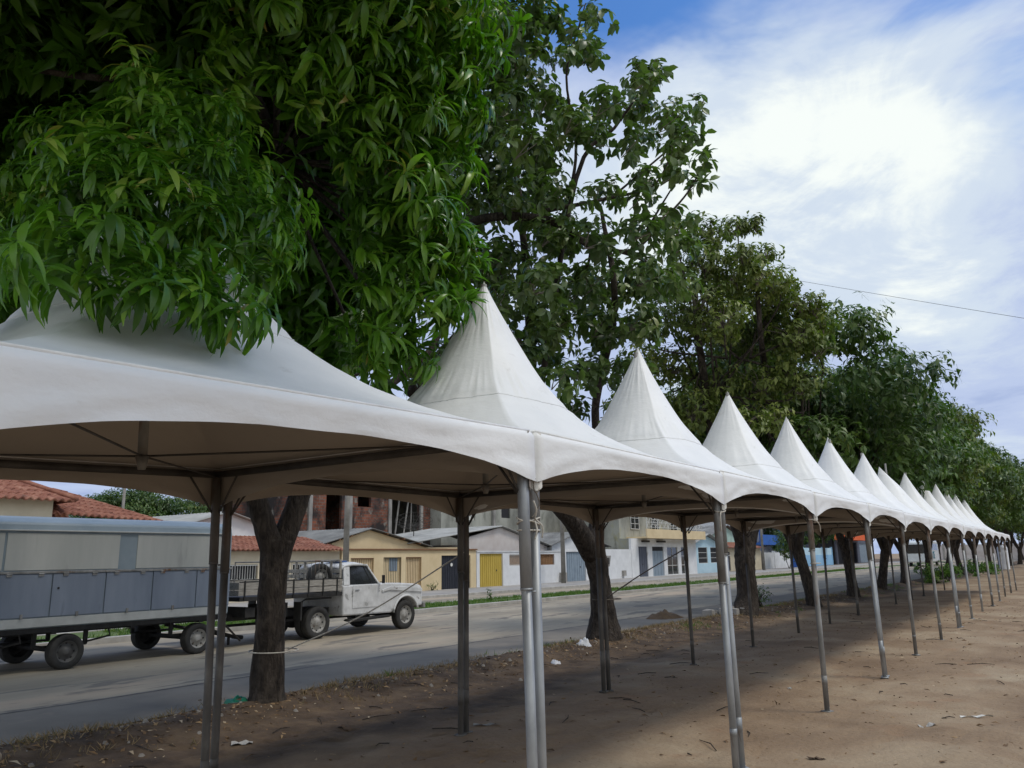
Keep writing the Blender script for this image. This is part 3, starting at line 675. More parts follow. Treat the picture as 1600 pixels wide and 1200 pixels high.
# --- mango
def mango():
    base = np.array([-8.2, 6.6, 0.0])
    bl = []
    def B(px, py, dep, r):      # lobes drape over the roof that stands behind them
        for dd in np.arange(2.4, dep, .04):
            p = D(px, py, dd); rz = roof_z(p[0], p[1])
            if rz is not None and p[2] < rz+.05: dep = dd-.45*r-.05; r = r*.92; break
        bl.append((D(px, py, dep), np.array([r, r, r*.95])))
    # near lobe lying over the first tent
    for a in [(215,130,4.4,.20),(240,210,4.3,.26),(290,190,4.6,.3),(180,220,4.4,.28),(250,260,4.3,.3),(110,330,4.9,.42),(210,270,4.8,.40),(310,250,5.1,.40),(380,320,4.9,.36),(250,380,4.5,.42),(350,400,4.5,.38),(150,440,4.5,.38),
              (60,440,4.9,.40),(-40,380,4.9,.5),(-60,480,4.8,.4),(230,480,4.3,.30),(320,500,4.15,.26),(355,500,4.2,.18),(410,430,4.5,.18),(120,230,5.3,.32),(300,330,5.0,.42),
              (30,520,5.0,.25), (345,535,4.1,.13), (100,500,5,.2),(10,450,5,.2),(50,480,5,.15),(5,490,5,.10),(-30,470,5,.2),(180,515,5,.17),(70,480,5,.16),(140,490,5,.2),(220,500,5,.2),(300,500,5,.2),(240,545,5,.12),(290,560,5,.10),(350,545,5,.12),(150,530,5,.12),(260,530,5,.16),(315,545,5,.12),(-20,440,5,.3), (180,350,4.7,.42), (410,340,4.9,.2)]: B(*a)
    NEAR = len(bl)
    # outer right lobe over the second tent
    for a in [(430,30,5.6,.42),(520,60,5.8,.45),(600,100,6.0,.45),(660,60,6.4,.5),(490,130,5.7,.26),(575,190,6.0,.34),(640,190,6.3,.40),(690,170,6.6,.34),(590,270,6.1,.30),
              (640,290,6.3,.42),(695,260,6.7,.26),(610,350,6.2,.32),(660,380,6.4,.36),(705,375,6.6,.26),(740,390,6.7,.12),(615,440,6.2,.30),(670,455,6.4,.28),(610,510,6.3,.28),
              (640,540,6.6,.16),(590,555,6.5,.16),(645,560,6.4,.14),(610,590,6.6,.10),(725,470,6.3,.07),(690,490,6.4,.12),(575,570,6.9,.16),(690,100,6.8,.40),(720,30,7.2,.45),(390,100,5.6,.36),(450,-20,5.4,.5),(560,-40,5.8,.6),(650,-40,6.2,.55),(712,430,6.5,.15)]: B(*a)
    C, O, bi = shell(bl[:NEAR], 420, .62, .45); C1, O1, b1 = shell(bl[NEAR:], 240, .62, .45); C, O, bi = np.concatenate([C, C1]), np.concatenate([O, O1]), np.concatenate([bi, b1+NEAR])
    ok = np.ones(len(C), bool)
    for i, c in enumerate(C):
        rz = roof_z(c[0], c[1])
        if rz is not None and c[2] < rz+.09: ok[i] = False
        elif c[2] < 2.75 and c[0] > -5.6: ok[i] = False
    C, O, bi = C[ok], O[ok], bi[ok]
    tp = [leaf_tpl(.22, .046, 5, 1.15, .4), leaf_tpl(.24, .043, 5, 1.5, .5), leaf_tpl(.19, .043, 4, .8, .35)]
    V, F, Rr = rosettes(tp, C[bi >= NEAR], O[bi >= NEAR], 12, -.12, 1.05, .05)
    V0, F0, R0 = rosettes(tp, C[bi < NEAR], O[bi < NEAR], 11, -.2, .76, .04)
    F = np.concatenate([F, F0+len(V)]); V = np.concatenate([V, V0]); Rr = np.concatenate([Rr, R0])
    # the deep crown behind: masses of leaves that close it against the sky
    bl2 = []
    for a in [(60,40,8.4,1.2),(200,20,8.4,1.2),(330,90,7.2,1.0),(60,180,8.2,1.1),(180,180,8.4,1.1),(330,230,7.6,1.1),(460,260,7.8,1.0),(480,380,8.2,1.0),(470,480,8.4,.9),(540,400,8.6,.9),
              (380,120,8.5,1.3),(560,120,8.5,1.3),(640,200,8.8,.6),(600,60,8.6,.9),(0,330,7.0,1.0),(120,420,7.4,1.0),(260,380,7.8,1.1),(400,450,8.0,.9),(-80,100,6.5,1.2),(-100,300,6.5,1.2),
              (520,520,8.8,.7),(600,330,8.8,.9),(-60,-80,6.0,1.3),(100,-100,6.4,1.3),(300,-120,6.6,1.4),(480,-140,7.0,1.4),(600,-130,7.6,1.0),(20,500,7.6,.7),(200,500,8.2,.7),(330,520,8.6,.7)]:
        bl2.append((D(*a[:3]), np.array([a[3]]*3)))
    for a in [(-4.6,1.0,6.2),(-3.2,1.2,6.6),(-1.8,1.6,6.9),(-.4,2.0,7.2),(-.4,3.0,7.5),(-.6,0,6.8),(-1.6,2.8,7.2),(-4.4,2.8,6.8),(-3.0,3.0,7.0),(-3.6,-.6,6.0),(-2.0,-.4,6.4),
              (-5.5,-.5,5.6),(-6.0,1.5,6.3),(-5.8,3.2,7.0)]: bl2.append((np.array(a, float), np.array([1.15, 1.15, .75])))  # unseen lobes above the view, added to shade the crown and foreground
    for k in range(26):     # the far and upper side of the crown
        d = unit(rng.normal(size=3)); bl2.append((np.array([-8.9, 5.4, 6.8])+d*np.array([2.8, 2.5, 2.2]), np.array([1.3, 1.3, 1.1])))
    C2, O2, _ = shell(bl2, 150, .3, .3)
    ok = np.array([(c[2] > 3.3 or c[0] < -6.0) and c[2] > 2.9 and not ((roof_z(c[0], c[1]) or -1) > c[2]-.2) for c in C2]); C2, O2 = C2[ok], O2[ok]
    tp2 = [leaf_tpl(.26, .07, 2, 1.0, .3)]
    V2, F2, R2 = rosettes(tp2, C2, O2, 10, .1, 1.15, .08)
    V = np.concatenate([V, V2]); F = np.concatenate([F, F2+len(V)-len(V2)]); Rr = np.concatenate([Rr, R2*.7])  # deep leaves toned darker, shade inside the crown put into their colour
    X = -8.2
    f0 = W(434, 845, X)
    tr = [([base+[0, 0, -.15], W(418, 1085, X), W(422, 960, X), W(430, 880, X), f0], [.38, .195, .17, .165, .185]),
          ([f0+[0, 0, -.25], W(402, 785, X-.05), W(384, 740, X-.1), W(370, 600, X-.3), W(330, 420, X-.6)], [.145, .125, .12, .11, .09]),
          ([f0+[0, 0, -.28], W(468, 775, X+.05), W(486, 735, X+.1), W(500, 600, X+.6), W(520, 450, X+1.2), W(540, 300, X+1.8)], [.15, .13, .125, .12, .10, .07])]
    fork2 = W(500, 600, X+.6)
    lm = [([fork2, W(600, 560, -8.5), W(680, 500, -9)], .10, .04), ([W(480, 720, X+.1), W(560, 640, X+.8), W(660, 560, X+1.2), W(700, 500, X+1.4)], .09, .03),
          ([W(520, 450, X+1.2), D(420, 200, 7), D(350, 60, 6.3)], .09, .04), ([W(370, 600, X-.3), D(250, 350, 7), D(150, 250, 5.9)], .10, .03), ([D(420, 300, 7), D(250, 150, 6.2), D(60, 110, 5.8)], .06, .02)]
    for i, (c, r) in enumerate(bl):
        if i % 2 == 0 and i >= NEAR: lm.append(([D(430, 250, 7.0), c+np.array([-.4, .3, .25]), c], .02, .006))
    make_tree('mango_tree', base, 'leafy mango tree with a forked trunk, its branches hanging over the nearest tents', 'tree', TREES, tr, lm, (V, F, Rr, 'mango'))
mango()

def clumpy(blobs, tpls, density, nl, size, twig_from=None, inner=.5, flat=-.1, up=.35, spread=.05):
    C, O, bi = shell(blobs, density, inner, up); tn = rng.uniform(0, 1, len(blobs))[bi]; V, F, Rr = rosettes(tpls, C, O, nl, flat, size, spread, tn); return V, F, Rr, C, bi

def broad_tree():
    base = G(945, 1005); base[2] = 0; X = base[0]; dep = 13.8
    bl = []
    def B(px, py, r, d=dep): bl.append((D(px, py, d), np.array([r, r, r*.8])*d/FPX))
    for a in [(735,30,60),(800,20,60),(760,100,60),(820,90,45),(730,180,60),(790,170,50),(760,250,60),(820,230,45),(850,20,36),(905,55,30),(935,25,24),(925,80,26),(880,90,24),
              (1010,120,30),(990,160,34),(1035,100,16),(950,160,32),(1040,190,34),(1060,225,26),(1098,165,17),(1085,205,15),(900,190,38),(860,160,28),(930,215,34),(850,240,42),(990,225,30),
              (1010,275,24),(1055,265,22),(1095,250,13),(1100,285,12),(800,310,50),(870,300,42),(740,320,45),(940,300,30),(1000,310,22),(860,370,46),(780,400,46),(930,370,40),(1000,360,38),(1060,390,34),
              (850,440,48),(930,440,46),(1010,430,44),(1070,440,30),(790,470,46),(860,510,46),(940,510,42),(1000,500,40),(820,560,40),(880,590,34),(930,580,34),(760,540,40),(990,570,34),(700,560,40),(690,600,30),(900,640,26),(965,640,24),
              (650,560,36),(1080,345,18),(1045,330,18)]:
        B(a[0], a[1], a[2], dep+random.uniform(-2.6, .2)); B(a[0]+random.uniform(-15, 8), a[1]+random.uniform(-12, 12), a[2]*.9, dep+random.uniform(.2, 2.6))
    for a in [(780,80,60),(820,300,60),(760,420,60),(900,470,60),(740,220,60),(830,150,50),(860,350,50),(960,440,45),(850,540,45)]: B(a[0], a[1], a[2], 15.6)
    tp = [leaf_tpl(.20, .105, 3, .55, .3, .55), leaf_tpl(.17, .095, 3, .9, .35, .5), leaf_tpl(.24, .11, 3, .7, .25, .55)]
    V, F, Rr, C, bi = clumpy(bl, tp, 135, 7, 1.0, flat=-.35, up=.5, spread=.07)
    lm = []; mbt = None
    f0 = W(925, 850, X)
    tr = [([base+[0, 0, -.15], W(943, 960, X), W(935, 900, X), f0], [.46, .25, .22, .24]),
          ([f0+[0, 0, -.2], W(895, 815, X), W(868, 780, X-.1), W(840, 700, X-.2), W(830, 560, X), D(820, 400, 14.5), D(800, 200, 14.5)], [.22, .19, .17, .13, .09, .07, .04]),
          ([f0+[0, 0, -.2], W(935, 805, X), W(945, 760, X), W(930, 640, X), D(960, 480, 14), D(940, 330, 14)], [.20, .16, .12, .09, .06, .035])]
    lm += [([D(690, 400, 14), D(735, 350, 13.6), D(790, 338, 13.3), D(860, 345, 13.2), D(905, 372, 13.2), D(925, 388, 13.2)], .085, .065), ([D(925, 388, 13.2), D(965, 392, 13.2), D(1010, 408, 13.2)], .05, .025),
           ([D(920, 385, 13.2), D(990, 390, 13.1), D(1040, 340, 13.0), D(1075, 300, 13), D(1100, 255, 13)], .035, .012), ([D(690, 400, 14), D(740, 470, 15), D(830, 560, 14.6)], .10, .12),
           ([D(925, 388, 13.2), D(910, 430, 13.2), D(860, 455, 13.2)], .03, .012), ([D(1010, 360, 13.1), D(1040, 310, 13), D(1065, 270, 13)], .022, .01), ([D(840, 640, 14), D(900, 280, 13.9), D(960, 200, 13.8), D(1010, 130, 13.8)], .06, .015),
           ([D(890, 310, 13.9), D(900, 230, 13.8), D(885, 120, 13.8), D(905, 40, 13.7), D(915, 5, 13.7)], .035, .01), ([D(850, 330, 13.8), D(950, 310, 13.6), D(1020, 290, 13.6), D(1050, 240, 13.6)], .045, .012),
           ([D(960, 305, 13.6), D(1060, 220, 13.6), D(1085, 190, 13.6), D(1100, 155, 13.6)], .022, .008), ([D(640, 620, 14.5), D(700, 540, 14.5), D(760, 480, 14.5), D(800, 380, 14.5)], .13, .05)]
    root = make_tree('broadleaf_tree', base, 'tall loose tree with large drooping leaves and a forked trunk, second in the row', 'tree', TREES, tr, lm, (V, F, Rr, 'broad'))
    mb = MB(); cent = np.array([b[0] for b in bl])
    for i in range(len(C)):
        if i % 5 == 0: mb.tube([cent[bi[i]]+np.array([-.2, 0, -.15]), (cent[bi[i]]+C[i])/2+np.array([0, 0, -.05]), C[i]], [.010, .007, .004], 4, False)
    tag(mb.build('twigs', 'twig', root, smooth=True), kind='stuff')
broad_tree()

def third_tree():
    base = np.array([-8.0, 22.9, 0.0]); X = -8.0; bl = []
    for a in [(1060,360,30),(1110,365,34),(1150,355,26),(1180,348,18),(1195,395,22),(1160,400,32),(1100,410,40),(1180,430,30),(1060,440,44),(1140,455,44),(1200,465,40),(1235,450,20),(1020,500,44),(1090,510,50),
              (1160,530,50),(1215,520,40),(1050,570,44),(1120,600,46),(1190,600,44),(1020,640,36),(1060,640,36),(1160,660,36),(1230,580,30),(1275,480,24),(1250,475,34),(1285,505,24),(1210,440,36),(1245,525,40),(1275,545,28),(1150,430,50),(1030,440,40),(1090,470,46),(1130,500,46),(1190,500,44),(1250,600,34),(1080,640,46),(1140,690,40),(1000,560,36),(1215,650,30),(980,620,30)]:
        d = 22+random.uniform(-1.8, 2.2); bl.append((D(a[0], a[1], d), np.array([a[2]*1.05, a[2]*1.05, a[2]*.7])*d/FPX))
    tp = [leaf_tpl(.19, .085, 2, .6, .3, .5), leaf_tpl(.22, .095, 2, .9, .3, .5)]
    V, F, Rr, C, bi = clumpy(bl, tp, 210, 7, 1.0, flat=-.25, up=.5, spread=.09)
    f0 = W(1165, 850, X)
    tr = [([base+[0, 0, -.15], W(1168, 930, X), W(1163, 880, X), f0], [.40, .30, .27, .28]), ([f0+[0, 0, -.2], W(1150, 815, X), W(1130, 770, X), W(1110, 660, X), D(1090, 520, 22), D(1080, 400, 22)], [.24, .21, .18, .14, .09, .04]),
          ([f0+[0, 0, -.2], W(1180, 815, X), W(1200, 780, X), W(1210, 680, X), D(1190, 540, 22), D(1180, 400, 22)], [.22, .18, .16, .12, .08, .04])]
    lm = [([D(1100+(i % 5)*18, 560+(i % 4)*30, 22), c+np.array([0, 0, -.8]), c], .035, .010) for i, (c, r) in enumerate(bl) if i % 2 == 0]
    root = make_tree('olive_tinted_tree', base, 'olive-tinted tree with visible bare twigs, third in the row', 'tree', TREES, tr, lm, (V, F, Rr, 'olive'))
    mb = MB(); cent = np.array([b[0] for b in bl])
    for i in range(0, len(C), 3): mb.tube([cent[bi[i]]+np.array([0, 0, -.3]), (cent[bi[i]]+C[i])/2, C[i]], [.014, .01, .005], 4, False)
    tag(mb.build('twigs', 'twig', root, smooth=True), kind='stuff')
third_tree()

# --- prototypes of the trees farther along the row (crown and trunk about the origin)
def proto_crown(seed, m_, R_=4.3, H=11.6, nb=34):
    st = np.random.default_rng(seed); bl = []
    for k in range(nb):
        d = unit(st.normal(size=3)); d[2] = abs(d[2])*1.0-.25*st.random(); rr = st.uniform(.45, 1.0)**.5
        bl.append((np.array([0, 0, 6.9])+d*rr*np.array([R_, R_, H-7.9])+np.array([0, 0, 0]), np.array([1.5, 1.5, .70])*st.uniform(.6, 1.25)))
    for k in range(14):
        an = st.uniform(0, 6.28); bl.append((np.array([math.cos(an)*R_*.8, math.sin(an)*R_*.8, st.uniform(4.3, 6.4)]), np.array([1.0, 1.0, .7])))
    tp = [leaf_tpl(.22, .10, 1, .4, .25, .5), leaf_tpl(.26, .11, 2, .8, .3, .5)]
    V, F, Rr, C, bi = clumpy(bl, tp, 120, 7, 1.4, flat=-.3, up=.7, spread=.12, inner=.72)
    return np_mesh('crown', V, F, m_, Rr), bl
def proto_trunk(seed, bl, lean):
    mb = MB(); st = np.random.default_rng(seed+50); f0 = np.array([lean*.9, .1, 2.0])
    bark_trunk(mb, [(0, 0, -.15), (lean*.25, 0, .5), (lean*.6, .05, 1.3), tuple(f0)], [.30, .22, .19, .21])
    for k in range(4):
        an = k*1.57+st.uniform(0, 1); bark_trunk(mb, [f0+[0, 0, -.2], f0+np.array([math.cos(an)*.5, math.sin(an)*.5, .9]), f0+np.array([math.cos(an)*1.3, math.sin(an)*1.3, 3.0]), f0+np.array([math.cos(an)*2, math.sin(an)*2, 6])], [.15, .12, .09, .03], 10, 5)
    for i, (c, r) in enumerate(bl):
        if i % 3 == 0: limb(mb, [(c[0]*.3, c[1]*.3, 4.5), (c[0]*.7, c[1]*.7, c[2]-1.0), c], .04, .010, 5, 3)
    me = bpy.data.meshes.new('trunk'); me.from_pydata(mb.v, [], mb.f); me.materials.append(MT['bark']); me.polygons.foreach_set('use_smooth', [True]*len(mb.f)); me.update(); return me
PR = []
for sd, m_, ln in ((1, 'green', -.5), (2, 'olive', .25), (3, 'green', .1)):
    cm, bl = proto_crown(sd, m_); PR.append((cm, proto_trunk(sd, bl, ln)))
FT = [(-7.4, 28.2, 0, .93, .95, 'dark green tree with a straight trunk behind the sixth front leg', .4),
      (-7.6, 34.6, 2, .93, .90, 'green tree with a slim crooked trunk beyond the dark straight one', 2.1),
      (-7.9, 41.5, 0, .96, .93, 'broad green tree with a leaning trunk halfway along the row', 3.2),
      (-7.9, 48.2, 1, .96, .92, 'olive tree just beyond the leaning green one', 1.0),
      (-7.7, 55.5, 2, .96, .94, 'green tree in front of the parked coach', 5.0),
      (-7.6, 63.0, 0, .97, .96, 'green tree with a thick trunk left of the roadside shrubs', 4.1),
      (-7.6, 71.0, 1, .95, .95, 'yellowish tree behind the roadside shrubs', 2.7),
      (-7.4, 80.0, 2, .98, 1.0, 'green tree beyond the far end of the tents', .9),
      (-7.2, 90.0, 0, 1.0, 1.0, 'dark tree well past the far end of the tents', 1.9),
      (-7.0, 101.0, 1, 1.0, .95, 'olive tree near the far end of the avenue', 3.9),
      (-6.8, 113.0, 2, 1.05, 1.0, 'second-last tree of the avenue', 5.3),
      (-6.6, 126.0, 0, 1.1, 1.0, 'last dark tree of the avenue at the right edge', 2.2)]
for (x, y, k, s1, s2, lab, rz) in FT:
    root = thing('street_tree', (x, y, 0), lab, 'tree', TREES)
    for nm, me in (('crown', PR[k][0]), ('trunk', PR[k][1])):
        o = bpy.data.objects.new(nm, me); COL.objects.link(o); o.parent = root
    root.rotation_euler = (0, 0, rz); root.scale = (s1, s1, s2)
for i, (x, y, k, s1, lab) in enumerate([(-1.0, 168, 0, .9, 'distant tree closing the sandy ground at the right edge'), (-14, 150, 2, 1.0, 'distant green tree across the end of the road'), (-9, 185, 1, 1.0, 'far pale tree showing above the end of the tent row'),
                                  (-22, 170, 0, 1.1, 'distant dark tree beyond the coach'), (-33, 128, 2, .85, 'dark tree beyond the orange awning shop'), (-36, 112, 0, .62, 'dark tree behind the blue garden wall'), (8, 200, 2, 1.0, 'distant tree farthest to the right'),
                                  (-46, 26, 2, .62, 'dark round tree on the left behind the grey roofs'), (-47, 31.5, 0, .60, 'dark tree beside the mango trunk behind the houses'), (-50, 22, 0, .58, 'leftmost dark tree behind the tiled roof')]):
    root = thing('distant_tree', (x, y, 0), lab, 'tree', 'trees in the distance')
    for nm, me in (('crown', PR[k][0]), ('trunk', PR[k][1])):
        o = bpy.data.objects.new(nm, me); COL.objects.link(o); o.parent = root
    root.rotation_euler = (0, 0, i*1.3); root.scale = (s1, s1, s1*.98)

def shrub(name, c, r, label, m_='green', n=60, leafs=.16, cat='shrub', stem=True, group=None):
    root = thing(name, (c[0], c[1], 0), label, cat, group); bl = [(np.array(c)+rng.normal(size=3)*np.array(r)*.45, np.array(r)*.6) for _ in range(7)]
    V, F, Rr, C, bi = clumpy(bl, [leaf_tpl(leafs, leafs*.4, 2, .7)], n, 7, 1.0, flat=.1)
    V[:, 2] = np.maximum(V[:, 2], .01); link_mesh('foliage', np_mesh('foliage', V-np.array([c[0], c[1], 0]), F, m_, Rr), root)
    mb = MB()
    for k in range(5): limb(mb, [(c[0]+.03*k, c[1], -.02), (c[0]+random.uniform(-.3, .3)*r[0], c[1]+random.uniform(-.3, .3)*r[1], c[2]*.6), tuple(bl[k][0])], .03, .008, 5, 3)
    mb.build('stem', 'bark', root, smooth=True); return root

# ------------------------------------------------------------------ wheels, trailer, truck
def wheel(par, c, r, w, side, rim='rim', holes=True, name='wheel'):
    """axis along x; side = +1 when its face looks towards +x"""
    t = MB(); t.lathe(c, (side, 0, 0), [(r*.62, -w/2), (r*.93, -w/2), (r*.985, -w*.42), (r, -w*.25), (r*.975, -w*.12), (r, -w*.06), (r, w*.06), (r*.975, w*.12), (r, w*.25), (r*.985, w*.42), (r*.93, w/2), (r*.62, w/2), (r*.60, w*.38)], 32)
    ty = t.build(name, 'rubber', par, smooth=True)
    q = MB(); q.lathe(c, (side, 0, 0), [(r*.62, -w*.45), (r*.62, w*.46), (r*.58, w*.46), (r*.55, w*.30), (r*.44, w*.14), (r*.40, w*.22), (r*.22, w*.26), (r*.20, w*.36), (r*.12, w*.40), (.001, w*.40)], 28)
    h = q.m(1)
    for k in range(8):
        a = k*math.pi/4; cc = np.array(c)+np.array([side*w*.185, math.cos(a)*r*.48, math.sin(a)*r*.48]); h.lathe(cc, (side, 0, 0), [(.001, .012), (r*.055, .012), (r*.055, -.01)], 8)
    ro = q.build('rim', [rim, 'black'], ty, smooth=True); return ty

def trailer():
    x1, x0 = -14.32, -16.35; ya, yb = 3.6, 10.42
    root = thing('trailer', ((x0+x1)/2, 7.0, 0), 'long blue-grey box trailer parked behind the first tent', 'trailer')
    mb = MB(); sec = [(x1, .72), (x1, 2.32), (x1-.03, 2.45), (x1-.30, 2.53), ((x0+x1)/2, 2.60), (x0+.30, 2.53), (x0+.03, 2.45), (x0, 2.32), (x0, .72)]
    vs = [(x, y, z) for y in (ya, yb) for x, z in sec]; n = len(sec)
    mb.m(0).add(vs, [tuple(range(n-1, -1, -1)), tuple(range(n, 2*n))]+[(i, (i+1) % n, (i+1) % n+n, i+n) for i in range(n)])
    mb.build('body', 'tr_band', root, bevel=.04)
    for (a, b) in ((ya+.1, 6.08), (6.12, 8.02), (8.36, 10.18)):
        MB().box(x1-.01, x1+.012, a, b, 1.66, 2.27).build('upper_panel', 'tr_cream', root, bevel=.006)
    for a, b in ((3.62, 4.25), (4.27, 5.1), (5.12, 5.98), (6.0, 6.88), (6.90, 7.80), (7.82, 8.70), (8.72, 9.62), (9.64, 10.40)):
        o = MB().box(x1-.01, x1+.022, a, b, .90, 1.60).build('side_door', 'tr_blue', root, bevel=.008)
        if a == 6.90: MB().lathe((x1+.02, 7.0, 1.36), (1, 0, 0), [(.018, -.01), (.018, .012), (.001, .014)], 10).build('handle', 'black', o)
    q = MB()
    for a in (3.9, 4.7, 5.55, 6.45, 7.35, 8.25, 9.15, 10.0):
        for d in (-.25, .25): q.box(x1+.02, x1+.036, a+d-.04, a+d+.04, 1.56, 1.62); q.tube([(x1+.035, a+d-.045, 1.60), (x1+.035, a+d+.045, 1.60)], .009, 6)
        q.box(x1+.02, x1+.04, a-.02, a+.02, .88, .96)
    tag(q.build('hinges', 'pipe2', root), 'small steel hinges and catches along the lower doors')
    MB().box(x1-.01, x1+.035, ya, yb+.03, 1.605, 1.645).build('rail', 'pipe2', root, bevel=.006)
    MB().box(x1-.01, x1+.04, ya, yb-.1, 2.30, 2.325).build('drip_rail', 'tr_white', root, bevel=.006)
    MB().box(x1-.02, x1+.014, ya, yb-.05, .74, .885).build('skirt', 'tr_white', root, bevel=.006)
    mb = MB(); mb.box(x1-.12, x1-.04, ya, yb, .64, .72); mb.box(x0+.04, x0+.12, ya, yb, .64, .72); mb.box(x0+.5, x0+.6, ya, yb, .58, .66); mb.box(x1-.6, x1-.5, ya, yb, .58, .66)
    for y in (4.2, 5.6, 7.0, 8.4, 9.8): mb.box(x0+.05, x1-.05, y, y+.08, .60, .68)
    for y in (6.5, 8.0): mb.tube([(x1-.1, y, .66), (x1-.12, y+.05, .50), (x1-.3, y-.25, .42)], .02, 6)
    mb.build('chassis', 'black', root)
    for y in (7.3, 9.82):
        mb = MB(); mb.tube([(x0+.2, y, .30), (x1-.2, y, .30)], .045, 10)
        for x in (x0+.35, x1-.35): mb.box(x-.03, x+.03, y-.45, y+.45, .36, .40); mb.box(x-.02, x+.02, y-.47, y-.40, .37, .62); mb.box(x-.02, x+.02, y+.40, y+.47, .37, .62)
        mb.build('axle', 'black', root)
        wheel(root, (x1-.16, y, .295), .295, .19, 1, 'dullrim' if y < 8 else 'rim'); wheel(root, (x0+.14, y, .295), .295, .19, -1, 'black')
    mb = MB(); mb.tube([(x1-.5, 10.0, .5), ((x0+x1)/2, 11.35, .16)], .035, 8); mb.tube([(x0+.5, 10.0, .5), ((x0+x1)/2, 11.35, .16)], .035, 8); mb.tube([((x0+x1)/2, 11.3, .17), ((x0+x1)/2, 11.55, .13)], .045, 8)
    mb.tube([(x1-.1, 10.3, .62), (x1-.35, 11.0, .14)], .02, 6); mb.tube([((x0+x1)/2, 11.2, .22), ((x0+x1)/2, 11.2, .0)], .03, 8)
    mb.build('drawbar', 'black', root)
trailer()

def truck():
    xr, xl_ = -14.45, -16.35; xm = (xr+xl_)/2
    root = thing('pickup_truck', (xm, 13.6, 0), 'old white flatbed pickup with wooden side boards parked on the street', 'truck')
    # lower cab and nose
    def arch(cy, cz, r, a0, a1, n=12): return [(cy+r*math.cos(a), cz+r*math.sin(a)) for a in np.linspace(a0, a1, n)]
    prof = [(13.72, .46), (13.70, 1.17), (14.98, 1.17), (15.05, 1.185), (15.7, 1.165), (16.3, 1.125), (16.50, 1.08), (16.56, .98), (16.56, .56)]
    prof += arch(15.92, .37, .47, .42, math.pi-.25, 14)
    prof += [(15.40, .44)]
    mb = MB(); mb.prism_x(prof, xl_+.07, xr-.05)
    body = mb.build('body', 'truckpaint', root, bevel=.045)
    # raised fender lips
    for x, s in ((xr-.05, 1), (xl_+.07, -1)):
        lip = MB(); pts_ = [np.array([x+s*.01, y, z]) for y, z in arch(15.92, .37, .475, .30, math.pi-.15, 14)]; lip.tube(pts_, .028, 8); lip.build('fender_lip', 'truckpaint', root, smooth=True)
        lip = MB(); lip.prism_x([(15.02, 1.02), (15.35, 1.10), (16.48, 1.03), (16.54, .97), (16.52, .90), (15.3, 1.0), (15.02, .96)], min(x, x+s*.03), max(x, x+s*.03)); lip.build('fender_top', 'truckpaint', root, bevel=.012)
    # greenhouse
    zb, zt = 1.17, 1.655
    bx = (xl_+.10, xr-.08); tx = (xl_+.24, xr-.22); yb0, yb1 = 13.74, 14.98; yt0, yt1 = 13.86, 14.62
    def pil(b, t, wy, wx):
        (x, y), (X, Y) = b, t; o = MB(); o.hexa([(x-wx, y-wy, zb-.01), (x+wx, y-wy, zb-.01), (x+wx, y+wy, zb-.01), (x-wx, y+wy, zb-.01)], [(X-wx, Y-wy, zt), (X+wx, Y-wy, zt), (X+wx, Y+wy, zt), (X-wx, Y+wy, zt)]); return o
    for i in (0, 1):
        pil((bx[i], yb0+.10), (tx[i], yt0+.08), .10, .03).build('pillar', 'truckpaint', root, bevel=.02); pil((bx[i], yb1-.03), (tx[i], yt1-.02), .028, .025).build('pillar', 'truckpaint', root, bevel=.01)
        s = 1 if i else -1; x, X = bx[i]-s*.012, tx[i]-s*.012
        MB().hexa([(x-.004, yb0+.18, zb), (x+.004, yb0+.18, zb), (x+.004, yb1-.04, zb), (x-.004, yb1-.04, zb)], [(X-.004, yt0+.14, zt), (X+.004, yt0+.14, zt), (X+.004, yt1-.02, zt), (X-.004, yt1-.02, zt)]).build('side_window', 'glass', root)
        MB().tube([(bx[i]-s*.01, yb1-.26, zb), (tx[i]-s*.0, yt1-.14, zt)], .01, 6).build('quarter_bar', 'black', root)
    MB().hexa([(bx[0]+.03, yb1-.03, zb), (bx[1]-.03, yb1-.03, zb), (bx[1]-.03, yb1-.02, zb), (bx[0]+.03, yb1-.02, zb)], [(tx[0]+.03, yt1-.02, zt), (tx[1]-.03, yt1-.02, zt), (tx[1]-.03, yt1-.01, zt), (tx[0]+.03, yt1-.01, zt)]).build('windshield', 'glass', root)
    mb = MB(); mb.wall(0, 1, 0, 1, 0, 1)
    rb = MB(); rb.box(bx[0]+.03, bx[1]-.03, yb0, yb0+.03, zb-.01, zb+.10); rb.build('rear_panel', 'truckpaint', root)
    MB().hexa([(bx[0]+.1, yb0+.03, zb+.1), (bx[1]-.1, yb0+.03, zb+.1), (bx[1]-.1, yb0+.04, zb+.1), (bx[0]+.1, yb0+.04, zb+.1)], [(tx[0]+.05, yt0+.0, zt), (tx[1]-.05, yt0, zt), (tx[1]-.05, yt0+.01, zt), (tx[0]+.05, yt0+.01, zt)]).build('rear_window', 'glass', root)
    roof = MB(); rv = []
    for j, (y, dz) in enumerate(((yt0-.08, -.035), (yt0, .03), (yt0+.25, .065), (yt1-.2, .065), (yt1, .035), (yt1+.05, -.02))):
        for i in range(7):
            u = -1+2*i/6; rv.append(((tx[0]+tx[1])/2+u*((tx[1]-tx[0])/2+.05), y, zt+dz-.05*abs(u)**3))
    n0 = len(rv); rv += [(x, y, z-.05) for x, y, z in rv]; f_ = []
    for j in range(5):
        for i in range(6): a = j*7+i; f_ += [(a, a+1, a+8, a+7), (a+n0, a+7+n0, a+8+n0, a+1+n0)]
    for i in range(6): f_ += [(i, i+n0, i+1+n0, i+1), (35+i, 36+i, 36+i+n0, 35+i+n0)]
    for j in range(5): f_ += [(j*7, j*7+7, j*7+7+n0, j*7+n0), (j*7+6, j*7+6+n0, j*7+13+n0, j*7+13)]
